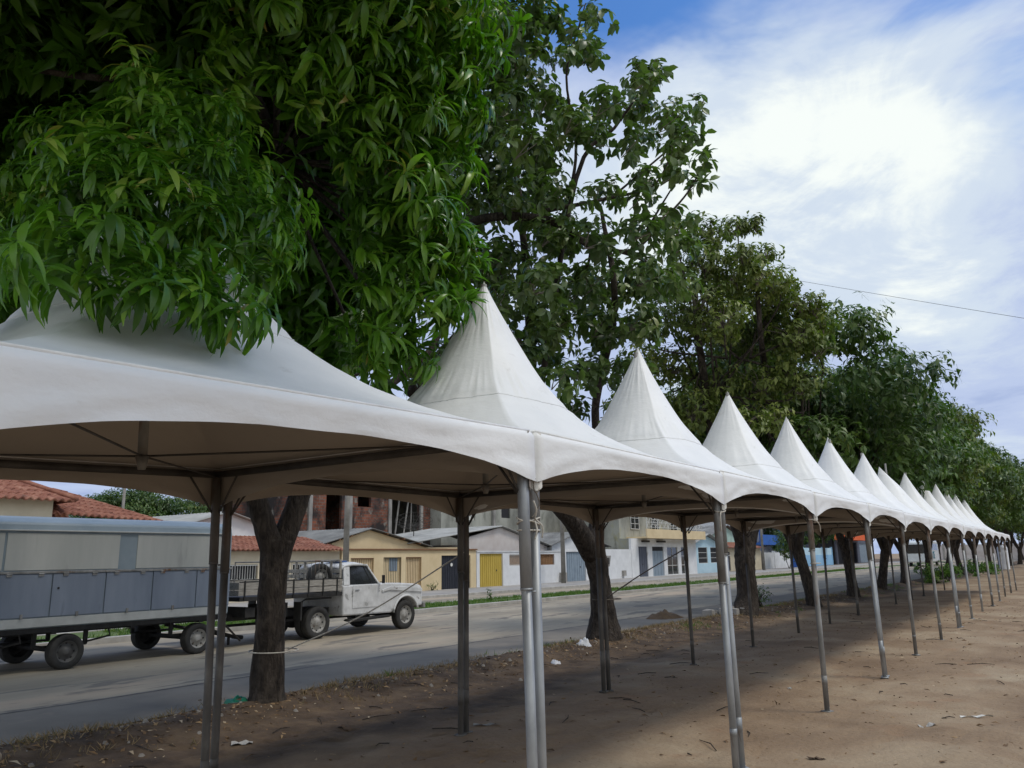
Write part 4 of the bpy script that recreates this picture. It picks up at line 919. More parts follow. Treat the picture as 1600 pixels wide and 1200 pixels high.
    roof.add(rv, f_).build('roof', 'truckpaint', root, smooth=True)
    MB().box(xr-.9, xr-.45, 13.85, 14.2, zt+.055, zt+.09).build('roof_patch', 'blueplastic', root, bevel=.01)
    MB().box(xl_+.2, xr-.2, 14.0, 14.5, .7, 1.1).build('seat', 'black', root, bevel=.05)
    # door lines, handle, mirror
    for s, x in ((1, xr-.05), (-1, xl_+.07)):
        d = MB(); d.prism_x([(14.02, .62), (14.02, 1.155), (14.96, 1.155), (14.99, .95), (14.93, .62)], min(x, x+s*.014), max(x, x+s*.014)); dr = d.build('door', 'truckpaint', root, bevel=.006)
        MB().box(x+s*.012, x+s*.035, 14.10, 14.22, 1.03, 1.055).build('handle', 'pipe', dr, bevel=.004)
    MB().box(xr-.04, xr+.10, 14.93, 14.96, 1.20, 1.22).box(xr+.03, xr+.12, 14.93, 14.955, 1.18, 1.38).build('mirror', 'black', root, bevel=.008)
    MB().prism_x([(13.9, .335), (13.95, .375), (15.25, .40), (15.32, .37), (15.25, .345), (14.0, .31)], xr-.22, xr+.02).build('running_board', 'black', root, bevel=.01)
    MB().box(xl_+.05, xr-.02, 16.58, 16.66, .50, .64).build('bumper', 'pipe2', root, bevel=.02)
    MB().lathe((xr-.25, 16.55, .88), (0, 1, 0), [(.085, -.02), (.085, .02), (.06, .035), (.001, .045)], 16).build('headlight', 'tank', root)
    MB().lathe((xl_+.27, 16.55, .88), (0, 1, 0), [(.085, -.02), (.085, .02), (.06, .035), (.001, .045)], 16).build('headlight', 'tank', root)
    MB().box(xl_+.40, xr-.38, 16.55, 16.585, .74, 1.0).build('grille', 'black', root)
    # chassis
    mb = MB(); mb.box(xm-.42, xm-.34, 10.9, 16.4, .52, .66); mb.box(xm+.34, xm+.42, 10.9, 16.4, .52, .66)
    for y in (11.0, 12.0, 13.5, 15.9): mb.box(xm-.4, xm+.4, y, y+.08, .54, .64)
    mb.box(xm-.35, xm+.35, 15.3, 16.3, .45, .95); mb.tube([(xl_+.2, 12.97, .37), (xr-.2, 12.97, .37)], .06, 10); mb.lathe((xm, 12.97, .37), (1, 0, 0), [(.02, -.16), (.15, -.06), (.15, .06), (.02, .16)], 14)
    mb.tube([(xl_+.2, 15.92, .36), (xr-.2, 15.92, .36)], .05, 10)
    for x in (xm-.5, xm+.5): mb.box(x-.03, x+.03, 12.35, 13.6, .42, .47)
    mb.tube([(xm-.2, 11.2, .38), (xm-.2, 15.2, .36)], .03, 8); mb.box(xl_+.1, xr-.1, 11.0, 11.25, .60, .80); mb.box(xr-.55, xr-.2, 11.4, 12.2, .55, .85)
    mb.build('chassis', 'black', root)
    for x, s in ((xr-.14, 1), (xl_+.14, -1)):
        wheel(root, (x, 12.97, .365), .365, .19, s, 'rim'); wheel(root, (x, 15.92, .365), .365, .19, s, 'rim')
        wheel(root, (x-s*.23, 12.97, .365), .36, .18, -s, 'black')
        m2 = MB(); m2.tube([(x+s*.05, 12.47, .62), (x+s*.05, 12.52, .86), (x+s*.05, 12.62, .90), (x+s*.05, 13.38, .90)], .02, 6); m2.box(x-.12, x+.12, 12.42, 12.46, .45, .85); m2.build('mudguard', 'black', root)
    # load bed
    y0, y1 = 10.75, 13.62; xa, xb = xl_-.02, xr+.02
    MB().box(xa, xb, y0, y1, .94, 1.03).build('bed_floor', 'black', root, bevel=.008)
    for nm, (a, b) in (('side_board', (xb-.03, xb)), ('side_board', (xa, xa+.03))):
        q = MB(); q.box(a, b, y0, y1, 1.055, 1.165); q.box(a, b, y0, y1, 1.18, 1.325); bo = q.build(nm, 'boards', root, bevel=.006)
        st = MB(); s = 1 if a > xm else -1; xo = b if s > 0 else a
        for y in np.arange(y0+.1, y1, .43): st.box(xo, xo+s*.02, y, y+.03, .96, 1.36)
        st.box(xo-.0, xo+s*.022, y0, y1, 1.335, 1.35) if False else None
        st.build('stake', 'black', bo); MB().box(min(xo-s*.03, xo+s*.005), max(xo-s*.03, xo+s*.005), y0, y1, 1.327, 1.345).build('top_rail', 'black', bo)
    q = MB(); q.box(xa, xb, y0-.03, y0, 1.055, 1.165); q.box(xa, xb, y0-.03, y0, 1.18, 1.325); q.build('tailboard', 'boards', root, bevel=.006)
    q = MB()
    for x in (xa+.03, xa+.35, xm-.3, xm+.3, xb-.35, xb-.03): q.box(x-.025, x+.025, y1-.08, y1-.03, 1.03, 1.76)
    for z in (1.10, 1.22, 1.34, 1.46): q.box(xa, xb, y1-.1, y1-.08, z, z+.09)
    q.box(xa, xb, y1-.11, y1-.04, 1.72, 1.77)
    q.build('headboard', 'boards', root, bevel=.005)
    q = MB()
    for y in np.arange(y0+1.3, y1-.1, .115): q.tube([(xb-.10, y, 1.36), (xb-.10, y, 1.74)], .006, 5)
    for x in (xb-.10, xa+.1): q.tube([(x, y0+1.2, 1.74), (x, y1-.1, 1.75)], .016, 6)
    q.tube([(xa+.1, y0+1.2, 1.74), (xb-.1, y0+1.2, 1.74)], .016, 6); q.tube([(xb-.1, y0+1.2, 1.0), (xb-.1, y0+1.2, 1.75)], .016, 6); q.tube([(xa+.1, y0+1.2, 1.0), (xa+.1, y0+1.2, 1.75)], .016, 6)
    q.build('rack', 'pipe2', root, smooth=True)
    t = tag(thing('spare_wheel', (xr-.35, 13.2, 1.03), 'spare wheel standing on the bed behind the truck cab', 'wheel'))
    wheel(t, (xr-.35, 13.22, 1.36), .33, .19, 1, 'rim', name='tyre')
truck()

# ------------------------------------------------------------------ houses across the street
FX = -29.5
def yz(px, py, x=FX): p = W(px, py, x); return float(p[1]), float(p[2])
def gate(par, name, y0, y1, z0, z1, m, x=FX, ribs=.12, inset=.10, handle=True, label=None):
    q = MB(); q.box(x-inset-.05, x-inset, y0, y1, z0, z1)
    k = y0
    while k < y1-.02: q.box(x-inset, x-inset+.018, k+.01, min(k+ribs*.55, y1), z0+.03, z1-.03); k += ribs
    o = q.build(name, m, par); 
    if handle: MB().box(x-inset+.018, x-inset+.05, (y0+y1)/2-.03, (y0+y1)/2+.03, z0+.95, z0+1.05).build('handle', 'iron', o)
    if label: o['label'] = label
    return o
def barred(par, y0, y1, z0, z1, m='iron', glass='dark', x=FX, step=.11, name='window'):
    o = MB().box(x-.14, x-.12, y0, y1, z0, z1).build(name, glass, par)
    b = MB(); 
    for y in np.arange(y0+.03, y1, step): b.tube([(x-.03, y, z0+.01), (x-.03, y, z1-.01)], .011, 5, False)
    b.box(x-.045, x-.02, y0, y1, z1-.05, z1-.01); b.box(x-.045, x-.02, y0, y1, z0+.01, z0+.05); b.build('bars', m, o); return o
def framed(par, y0, y1, z0, z1, x=FX, m='whiteiron', nx=2, nz=3, glass='glass', name='window'):
    o = MB().box(x-.10, x-.085, y0, y1, z0, z1).build(name, glass, par); b = MB(); t = .05
    b.box(x-.085, x-.04, y0, y0+t, z0, z1); b.box(x-.085, x-.04, y1-t, y1, z0, z1); b.box(x-.085, x-.042, y0+t, y1-t, z0, z0+t); b.box(x-.085, x-.042, y0+t, y1-t, z1-t, z1)
    for i in range(1, nx): yy = y0+(y1-y0)*i/nx; b.box(x-.084, x-.046, yy-.02, yy+.02, z0+t, z1-t)
    for i in range(1, nz): zz = z0+(z1-z0)*i/nz; b.box(x-.083, x-.05, y0+t, y1-t, zz-.02, zz+.02)
    b.build('frame', m, o); return o
def gable(mb, x, th, y0, z0, ya, za, y1, z1, zb): mb.prism_x([(y0, zb), (y1, zb), (y1, z1), (ya, za), (y0, z0)], x-th, x)

# tiled house far left
def house_tiled():
    root = thing('tiled_house', (-33, 10, 0), 'cream house with red clay tile roofs behind the trailer', 'house')
    x0 = -30.0
    MB().box(-38, x0, 3, 14.2, 0, 4.05).build('wall', 'cream', root); MB().box(-37, x0-.6, 14.2, 18.2, 0, 3.45).build('wall', 'cream', root)
    r = MB(); r.sheet((-34, 3, 5.6), (-34, 12.6, 5.6), (x0+.45, 14.75, 4.02), (x0+.45, 3, 4.02), 44, .045, .05, 9, .03)
    r.sheet((-34, 3, 5.6), (-34, 12.6, 5.6), (-38.4, 14.75, 4.02), (-38.4, 3, 4.02), 44, .045, .05); r.build('roof', 'tile', root)
    r = MB(); r.sheet((-34, 12.6, 5.6), (-34, 12.75, 5.55), (-38.4, 14.8, 4.02), (x0+.45, 14.8, 4.02), 3, .01, .05); r.build('roof_hip', 'tile', root)
    r = MB(); r.sheet((-33.6, 12.0, 5.25), (-33.6, 16.0, 4.75), (x0-.1, 18.7, 3.40), (x0-.1, 14.1, 3.62), 18, .045, .05, 8, .03)
    r.sheet((-33.6, 12.0, 5.25), (-33.6, 16.0, 4.75), (-37.4, 18.7, 3.40), (-37.4, 14.1, 3.62), 18, .045, .05); r.build('roof_wing', 'tile', root)
    MB().tube([(-34, 3, 5.64), (-34, 12.7, 5.64)], .09, 8).tube([(-34, 12.7, 5.64), (x0+.45, 14.8, 4.08)], .09, 8).build('ridge', 'tile', root, smooth=True)
    for a in (6.0, 9.0, 12.0): framed(root, a-.6, a+.6, 1.6, 2.8, x=x0+.12, nx=2, nz=1)
house_tiled()
def house_cream():
    root = thing('cream_house', (-31, 24.5, 0), 'cream house with barred windows and an orange tile porch roof', 'house')
    y0, y1 = 19.0, 27.6
    holes = [(21.4, 22.85, 1.0, 1.66), (24.75, 26.3, 1.0, 1.66), (19.3, 20.3, .1, 2.0)]
    MB().wall(FX-.2, FX, y0, y1, 0, 2.22, holes).build('wall', 'cream', root)
    for h in holes[:2]: barred(root, *h, m='whiteiron', step=.13)
    gate(root, 'door', *holes[2], 'bluegate')
    r = MB(); r.sheet((-31.9, y0-.3, 2.95), (-31.9, y1-.2, 2.95), (FX+.35, y1+.15, 2.28), (FX+.35, y0-.3, 2.28), 36, .04, .05, 8, .03); r.build('roof', 'tile', root)
    q = MB(); gable(q, -32.0, .2, 19.2, 2.9, 22.9, 4.0, 26.8, 2.95, 0); q.build('gable_wall', 'whitewall', root)
    MB().box(-38, -32.2, 19.2, 26.8, 0, 2.85).build('back_wall', 'cream', root)
    r = MB(); r.sheet((-38, 22.9, 4.06), (-31.7, 22.9, 4.06), (-31.7, 27.4, 2.86), (-38, 27.4, 2.86), 22, .03, .03); r.sheet((-38, 22.9, 4.06), (-31.7, 22.9, 4.06), (-31.7, 18.7, 2.86), (-38, 18.7, 2.86), 22, .03, .03); r.build('upper_roof', 'fibrolight', root)
    MB().box(-31.9, FX-.2, y0, y0+.15, 0, 2.22).box(-31.9, FX-.2, y1-.15, y1, 0, 2.22).build('side_wall', 'cream', root)
house_cream()
def house_yellow():
    root = thing('yellow_house', (-31, 33, 0), 'pale yellow house with barred openings and a black double gate', 'house')
    y0, y1 = 27.75, 38.5
    op = [(28.35, 29.95, .55, 1.88), (30.65, 32.0, .45, 1.90), (32.35, 33.6, .12, 1.90), (35.3, 37.95, .06, 1.97)]
    MB().wall(FX-.2, FX, y0, y1, 0, 2.26, op).build('wall', 'yellowwall', root)
    MB().box(FX-.25, FX+.10, y0, y1+.02, 2.262, 2.34).build('cornice', 'rustiron', root, bevel=.01)
    barred(root, *op[0], 'rustiron', 'yellowwall', step=.15); o = barred(root, *op[1], 'iron', 'yellowwall', step=.13); MB().box(FX-.118, FX-.10, 31.2, 31.8, 1.2, 1.88).build('shutter', 'bluegate', o)
    barred(root, *op[2], 'rustiron', 'yellowwall', step=.13, name='grille_door')
    for a, b in ((op[3][0], 36.62), (36.63, op[3][1])):
        gate(root, 'gate', a, b, .06, 1.97, 'blackgate', ribs=.16, handle=a > 36)
    MB().lathe((FX-.06, 36.25, 1.45), (1, 0, 0), [(.001, .02), (.10, .02), (.10, 0)], 16).build('meter_disc', 'paper', root)
    q = MB(); gable(q, FX-.9, .2, 27.9, 2.62, 30.5, 3.32, 35.2, 2.40, 2.0); q.build('gable_wall', 'yellowwall', root)
    r = MB(); r.sheet((-36.5, 30.5, 3.42), (FX-.65, 30.5, 3.42), (FX-.65, 35.3, 2.50), (-36.5, 35.3, 2.50), 26, .03, .03)
    r.sheet((-36.5, 30.5, 3.42), (FX-.65, 30.5, 3.42), (FX-.65, 27.2, 2.62), (-36.5, 27.2, 2.62), 26, .03, .03); r.build('roof', 'fibro', root)
    MB().box(-36.4, FX-1.1, 28, 38.4, 0, 2.45).build('back_wall', 'yellowwall', root)
    q = MB()
    for y, z in ((28.2, 2.78), (29.0, 2.97), (31.6, 3.12), (32.9, 2.86), (34.2, 2.62)): q.box(FX-.95, FX-.62, y-.04, y+.04, z-.02, z+.05)
    q.build('rafter_end', 'rustiron', root)
house_yellow()
def house_white():
    root = thing('white_house', (-31, 43.5, 0), 'white walled house with a mustard yellow gate', 'house')
    y0, y1 = 38.55, 48.45; op = [(38.85, 41.25, .05, 2.06), (41.95, 44.0, 1.30, 2.0), (45.4, 47.3, 1.30, 2.0)]
    MB().wall(FX-.2, FX-.0, y0, y1, 0, 2.16, op).build('wall', 'whitewall', root); MB().box(FX-.24, FX+.05, y0, y1, 2.163, 2.22).build('coping', 'whitewall', root)
    gate(root, 'gate', op[0][0], 40.05, .05, 2.06, 'yellowgate', ribs=.2, handle=False); gate(root, 'gate', 40.06, op[0][1], .05, 2.06, 'yellowgate', ribs=.2)
    barred(root, 41.95, 44.0, 1.30, 2.0, 'whiteiron', 'wood', step=.12); barred(root, 45.4, 47.3, 1.30, 2.0, 'rustiron', 'wood', step=.2)
    q = MB(); gable(q, FX-1.0, .2, 38.6, 2.95, 42.4, 3.72, 47.6, 2.62, 1.8); q.build('gable_wall', 'pinkwall', root)
    r = MB(); r.sheet((-36.5, 42.4, 3.82), (FX-.75, 42.4, 3.82), (FX-.75, 33.4, 2.66), (-36.5, 33.4, 2.66), 26, .03, .03)
    r.sheet((-36.5, 42.4, 3.82), (FX-.75, 42.4, 3.82), (FX-.75, 48.2, 2.62), (-36.5, 48.2, 2.62), 26, .03, .03); r.build('roof', 'fibrolight', root)
    MB().box(-36.4, FX-1.2, 38.6, 48.3, 0, 2.6).build('back_wall', 'pinkwall', root)
    MB().box(FX, FX+.35, 47.9, 48.35, .1, .75).box(FX+.35, FX+.36, 48.0, 48.25, .2, .65).build('meter_niche', 'concrete', root)
house_white()
def house_bluegate():
    root = thing('whitewashed_house', (-31, 53.5, 0), 'whitewashed house with a blue-grey metal gate and grey roof', 'house')
    y0, y1 = 48.5, 58.95; op = [(48.85, 51.6, .08, 2.15), (54.0, 55.6, 1.1, 1.85)]
    MB().wall(FX-.2, FX-.0, y0, 51.9, 0, 2.36, [op[0]]).wall(FX-.2, FX, 51.9, y1, 0, 2.33, []).build('wall', 'whitewall', root)
    for a, b in ((48.85, 50.2), (50.21, 51.6)): gate(root, 'gate', a, b, .08, 2.15, 'bluegate', ribs=.3, handle=a > 50)
    v = MB(); v.prism_x([(54.15, 1.85), (55.45, 1.85), (55.2, 1.05), (54.4, 1.05)], FX, FX+.03); v.build('vent', 'concrete', root); MB().box(FX+.03, FX+.05, 54.45, 55.15, 1.2, 1.7).build('vent_grille', 'iron', root)
    q = MB(); gable(q, FX-1.0, .2, 48.6, 2.6, 52.1, 3.5, 56.2, 2.6, 1.8); q.build('gable_wall', 'whitewall', root)
    r = MB(); r.sheet((-36.5, 52.1, 3.62), (FX-.7, 52.1, 3.62), (FX-.7, 48.0, 2.6), (-36.5, 48.0, 2.6), 24, .03, .03); r.sheet((-36.5, 52.1, 3.62), (FX-.7, 52.1, 3.62), (FX-.7, 57.0, 2.55), (-36.5, 57.0, 2.55), 24, .03, .03); r.build('roof', 'fibro', root)
    MB().box(-36.4, FX-1.2, 48.6, 56.2, 0, 2.5).build('back_wall', 'whitewall', root)
    MB().box(FX, FX+.2, 57.2, 57.6, .3, .7).build('meter_box', 'concrete', root)
house_bluegate()
def house_balcony():
    root = thing('balcony_house', (-32, 64, 0), 'two-storey house with a mildewed yellow balcony and white metal doors', 'house')
    y0, y1 = 59.0, 72.5; op = [(60.3, 62.0, .12, 2.55), (62.9, 65.2, .12, 2.55), (65.9, 68.2, .15, 2.55), (68.9, 70.6, .15, 2.55)]
    MB().wall(FX-.2, FX, y0, y1, 0, 3.2, op).build('wall', 'whitewall', root)
    gate(root, 'door', *op[0], 'slate', ribs=.4); gate(root, 'door', *op[1], 'bluegate', ribs=.6); MB().box(FX-.1, FX-.08, 62.9, 65.2, 2.2, 2.55).build('transom', 'dark', root)
    framed(root, *op[2], nx=2, nz=3, name='glazed_door'); framed(root, *op[3], nx=2, nz=3, name='glazed_door')
    MB().box(FX-1.0, FX+.9, y0+1.2, y1+.3, 3.21, 3.34).box(FX+.78, FX+.9, y0+1.2, y1+.3, 3.34, 3.95).build('balcony', 'yellowwall', root)
    q = MB()
    for y in np.arange(y0+1.3, y1, 2.1): q.tube([(FX+.84, y, 3.95), (FX+.84, y, 5.0)], .03, 6)
    for z in (4.1, 4.5, 4.95): q.tube([(FX+.84, y0+1.3, z), (FX+.84, y1, z)], .02, 5)
    k = y0+1.3
    while k < y1-1: q.tube([(FX+.84, k, 4.1), (FX+.84, k+.85, 4.95)], .015, 5); q.tube([(FX+.84, k+.85, 4.1), (FX+.84, k, 4.95)], .015, 5); k += .85
    q.build('railing', 'whiteiron', root)
    MB().box(FX-6, FX-1.0, y0, y1, 3.2, 6.2).box(FX-6, FX-.2, y0, y1, 0, 3.19).build('upper_wall', 'mould', root)
    for a in (61, 65, 69): framed(root, a, a+1.6, 4.0, 5.4, x=FX-.88)
    MB().box(FX+.0, FX+.25, 60.9, 62.0, 2.9, 3.05).box(FX, FX+.25, 63.8, 65.2, 2.9, 3.05).build('lamp_box', 'iron', root)
house_balcony()
def grey_block():
    root = thing('grey_building', (-40, 59, 0), 'tall mould-stained grey concrete building behind the low houses', 'building')
    op = [(46.2, 48.2, 4.6, 5.1), (51.6, 52.8, 4.9, 6.1), (62.6, 63.8, 4.4, 5.6)]
    MB().wall(-37.2, -37.0, 44.2, 74.5, 0, 8.5, op).box(-48, -37.2, 44.2, 44.5, 0, 8.5).build('wall', 'mould', root)
    MB().box(-48, -37.0, 44.2, 74.5, 8.5, 8.7).build('roof', 'concrete', root)
    for i, h in enumerate(op): MB().box(-37.15, -37.12, *h).build('window', 'paper' if i == 0 else 'dark', root)
    MB().box(-36.98, -36.8, 50.3, 50.55, 0, 8.5).build('pillar', 'concrete', root)
grey_block()
def brick_ruin():
    root = thing('unfinished_brick_building', (-40, 39, 0), 'unfinished sooty red brick upper storey behind the yellow house', 'building')
    x = -38.0
    op = [(34.3, 35.6, 2.6, 6.4), (37.0, 38.2, 5.2, 6.2), (40.2, 43.0, 3.2, 6.05), (43.6, 44.4, 4.2, 6.3)]
    y0, y1 = 31.5, 49.0
    MB().wall(x-.2, x, y0, 44.19, 0, 7.4, [h for h in op if h[1] < 44.2]).build('wall', 'brickruin', root)
    MB().wall(x-.2, x+.05, 44.6, 48.9, 0, 6.8, [(47.4, 48.3, 3.4, 6.2)]).build('wall', 'brickruin', root)
    MB().box(x-9, x-.2, y0, y0+.2, 0, 6.8).box(x-9, x-5, y0+.2, 48.9, 0, 6.6).build('back_wall', 'brickruin', root)
    q = MB()
    for y in (33.0, 36.3, 39.95, 43.15, 45.0, 48.6): q.box(x-.1, x+.12, y-.13, y+.13, 0, 7.6)
    q.box(x-.05, x+.14, 39.6, 43.4, 6.06, 6.30); q.box(x-.3, x+.1, y0, 44.1, 2.3, 2.5); q.build('concrete_frame', 'concrete', root)
    q = MB(); q.tube([(x-.2, 40.7, 3.2), (x-.25, 41.2, 6.0)], .06, 6); q.tube([(x-.25, 41.6, 3.2), (x-.3, 42.2, 6.0)], .06, 6); q.tube([(x-.3, 42.4, 3.2), (x-.3, 42.5, 6.0)], .05, 6); q.build('prop', 'concrete', root)
    MB().box(x-6, x-.25, y0, 44.1, 6.9, 7.0).build('roof_slab', 'concrete', root)
    dish = thing('satellite_dish', (-33.5, 36.5, 2.8), 'round mesh satellite dish above the yellow house roof', 'satellite dish')
    c = np.array([-33.4, 37.3, 3.85]); ax = unit(np.array([.35, -.35, .87])); u = unit(np.cross(ax, [0, 0, 1.])); w = np.cross(ax, u); q = MB()
    for r in (.3, .6, .9, 1.15): q.tube([c+ax*(.22*r*r)+r*(math.cos(a)*u+math.sin(a)*w) for a in np.linspace(0, 6.2832, 25)], .012, 4, False)
    for k in range(16):
        a = k*math.pi/8; q.tube([c+ax*(.22*r*r)+r*(math.cos(a)*u+math.sin(a)*w) for r in (.05, .4, .8, 1.15)], .010, 4, False)
    q.build('dish', 'iron', dish); MB().tube([tuple(c), (-33.4, 37.3, 2.6)], .03, 6).tube([tuple(c), tuple(c+ax*.6)], .015, 5).build('mast', 'iron', dish)
brick_ruin()
def house_lightblue():
    x = -30.4; root = thing('light_blue_house', (-32, 78, 0), 'small light blue house with a white gable roof and two dark windows', 'house')
    y0, y1 = 73.2, 82.0; op = [(75.2, 77.6, 1.0, 2.55), (78.4, 80.8, 1.0, 2.55), (73.7, 74.4, .1, 2.5)]
    MB().wall(x-.2, x, y0, y1, 0, 2.7, op).build('wall', 'bluewall', root)
    q = MB(); gable(q, x-.001, .19, y0, 2.71, 77.2, 3.75, y1, 2.71, 2.701); q.build('gable_wall', 'bluewall', root)
    for h in op[:2]: framed(root, *h, x=x, nx=1, nz=3, glass='dark')
    framed(root, *op[2], x=x, nx=1, nz=4, name='door')
    r = MB(); r.sheet((-36.5, 77.2, 3.88), (x+.5, 77.2, 3.88), (x+.5, 72.7, 2.75), (-36.5, 72.7, 2.75), 20, .03, .03); r.sheet((-36.5, 77.2, 3.88), (x+.5, 77.2, 3.88), (x+.5, 82.5, 2.65), (-36.5, 82.5, 2.65), 20, .03, .03); r.build('roof', 'fibrolight', root)
    MB().box(-36.4, x-.25, y0, y1, 0, 2.6).build('back_wall', 'bluewall', root)
house_lightblue()
def houses_far():
    x = -31.0
    root = thing('teal_gable_house', (-33, 88, 0), 'small house with a teal gable and a brown tiled lean-to', 'house')
    MB().wall(x-.2, x, 82.6, 96, 0, 2.5, [(84, 85.6, .1, 2.1), (87, 89, .1, 2.2), (92, 94, 1.1, 2.1)]).build('wall', 'cream', root)
    gate(root, 'door', 87, 89, .1, 2.2, 'bluegate', x=x); gate(root, 'door', 84, 85.6, .1, 2.1, 'slate', x=x); framed(root, 92, 94, 1.1, 2.1, x=x)
    q = MB(); gable(q, x-2, .2, 83, 3.4, 90, 5.0, 97, 3.4, 0); q.build('gable_wall', 'tealwall', root)
    r = MB(); r.sheet((x-2.0, 82.6, 3.2), (x-2.0, 96, 3.2), (x+.5, 96, 2.55), (x+.5, 82.6, 2.55), 40, .04, .05, 6, .03); r.build('lean_to_roof', 'tile', root)
    r = MB(); r.sheet((-40, 90, 5.15), (x-1.6, 90, 5.15), (x-1.6, 82.4, 3.4), (-40, 82.4, 3.4), 20, .03, .03); r.sheet((-40, 90, 5.15), (x-1.6, 90, 5.15), (x-1.6, 97.6, 3.4), (-40, 97.6, 3.4), 20, .03, .03); r.build('roof', 'fibro', root)
    MB().box(-40, x-2.25, 83, 97, 0, 3.3).build('back_wall', 'tealwall', root)
    root = thing('white_garden_wall', (x, 102, 0), 'low white garden wall beside the small street tree', 'wall')
    MB().box(x-.2, x, 96.2, 108, 0, 2.0).build('panel', 'whitewall', root); MB().box(x-.25, x+.05, 96.2, 96.6, 0, 2.2).box(x-.25, x+.05, 101, 101.4, 0, 2.2).build('post', 'whitewall', root); gate(root, 'gate', 108.05, 110.5, .05, 2.2, 'deepblue', x=x+.1)
    root = thing('blue_two_storey_house', (-37, 112, 0), 'bright blue and white two-storey house beyond the street tree', 'house')
    MB().wall(-35.2, -35, 100, 121, 0, 7.4, [(103, 106, 3.6, 5.4), (110, 113, 3.6, 5.4), (116, 118, 3.6, 5.4)]).build('wall', 'whitewall', root)
    for a in (103, 110): framed(root, a, a+3, 3.6, 5.4, x=-35.0)
    framed(root, 116, 118, 3.6, 5.4, x=-35.0)
    MB().box(-34.99, -33.4, 104, 121.5, 3.0, 3.3).box(-33.6, -33.4, 104, 121.5, 3.3, 4.3).box(-34.99, -33.2, 103.5, 121.8, 5.7, 6.6).build('balcony', 'deepblue', root)
    for y in (104.2, 112, 121): MB().box(-33.7, -33.45, y, y+.3, 0, 5.7).build('column', 'deepblue', root)
    MB().box(-45, -35.2, 100, 121, 0, 7.5).build('back_wall', 'whitewall', root)
    root = thing('sky_blue_wall', (-31.5, 122, 0), 'long sky blue garden wall with paler panels on top', 'wall')
    MB().box(-31.7, -31.5, 110.6, 132, 0, 1.6).build('base', 'skywall', root); MB().box(-31.68, -31.52, 110.6, 132, 1.6, 2.6).build('upper_panel', 'bluewall', root)
    q = MB(); [q.box(-31.75, -31.45, y, y+.3, 0, 2.75) for y in np.arange(110.6, 132, 5.3)]; q.build('post', 'skywall', root)
    root = thing('orange_awning_shop', (-34, 147, 0), 'open-fronted shop with a bright orange awning', 'shop')
    MB().wall(-32.2, -32, 137, 163, 0, 5.6, [(138, 144, .1, 3.6), (145, 152, .1, 3.6), (154, 161, .1, 3.4)]).build('wall', 'slate', root)
    MB().prism_x([(136.5, 3.9), (153.2, 3.9), (153.2, 4.0), (152, 5.4), (137.5, 5.4), (136.5, 4.0)], -32, -30.2).build('awning', 'orange', root)
    MB().box(-36, -32.6, 137, 152.5, 0, 5.4).build('interior', 'dark', root); gate(root, 'shutter', 154, 161, .1, 3.4, 'bluegate', x=-32, ribs=.5)
    MB().box(-40, -36, 137, 163, 0, 5.6).box(-36, -32.2, 152.6, 163, 0, 5.6).build('back_wall', 'slate', root)
    root = thing('pale_wall', (-24, 190, 0), 'faded pinkish compound wall at the far end of the road', 'wall')
    MB().box(-28, -8, 196, 196.3, 0, 3.2).build('panel', 'pinkwall', root); q = MB(); [q.box(x_, x_+.4, 195.9, 196.4, 0, 3.5) for x_ in np.arange(-28, -8, 4)]; q.build('post', 'concrete', root)
houses_far()
shrub('small_street_tree', (-28.6, 98.5, 3.3), (2.1, 2.6, 1.5), 'small dark round street tree in front of the white garden wall', 'green', 60, .3, 'tree')
def coach():
    x0, x1 = -17.8, -15.3; ya, yb = 112, 121
    root = thing('coach', (-16.5, 116, 0), 'white coach with teal letters parked far down the road', 'bus')
    MB().prism_x([(ya, .5), (yb, .5), (yb+.2, 1.6), (yb-.1, 2.9), (yb-.5, 3.15), (ya+.3, 3.15), (ya, 2.9)], x0, x1).build('body', 'buswhite', root, bevel=.15)
    for y in np.arange(ya+.8, yb-1, 1.5): MB().box(x1, x1+.02, y, y+1.3, 2.0, 2.8).build('window', 'glass', root)
    cu = bpy.data.curves.new('letters', 'FONT'); cu.body = 'OE'; cu.size = 1.3; cu.extrude = .01; o = bpy.data.objects.new('lettering', cu)
    COL.objects.link(o); bpy.context.view_layer.update(); me = bpy.data.meshes.new_from_object(o.evaluated_get(bpy.context.evaluated_depsgraph_get())); bpy.data.objects.remove(o)
    l = bpy.data.objects.new('lettering', me); me.materials.append(MT['busblue']); COL.objects.link(l); l.parent = root
    l.rotation_euler = (R(90), 0, R(90)); l.location = (x1+.03+16.5, ya+3.2-116, .95)
    for y in (ya+1.6, yb-1.6): wheel(root, (x1-.15, y, .48), .48, .28, 1); wheel(root, (x0+.15, y, .48), .48, .28, -1)
    MB().box(x0+.1, x1-.1, ya-.03, ya, 1.6, 2.7).build('rear_window', 'glass', root)
coach()
t = thing('water_tank', (-6.1, 92, 0), 'white upright cylindrical tank near the far end of the tents', 'tank')
MB().lathe((-6.1, 92, 0), (0, 0, 1), [(.45, 0), (.45, 2.0), (.40, 2.15), (.001, 2.25)], 20).build('body', 'tank', t, smooth=True); MB().lathe((-6.1, 92, 2.2), (0, 0, 1), [(.12, 0), (.12, .1), (.001, .12)], 12).build('lid', 'tank', t)
for i, (x, y, s, lab) in enumerate([(-6.9, 52, .75, 'bright green roadside shrub near the far tents'), (-6.7, 55.2, .6, 'lower leafy shrub right of the tall roadside one'), (-6.2, 66, .7, 'green shrub beyond the last tents'), (-5.8, 72, .6, 'small shrub nearest the end of the verge')]):
    shrub('roadside_shrub', (x, y, s*.9), (s*1.1, s*1.5, s*.8), lab, 'grass', 70, .22, group='shrubs on the verge')
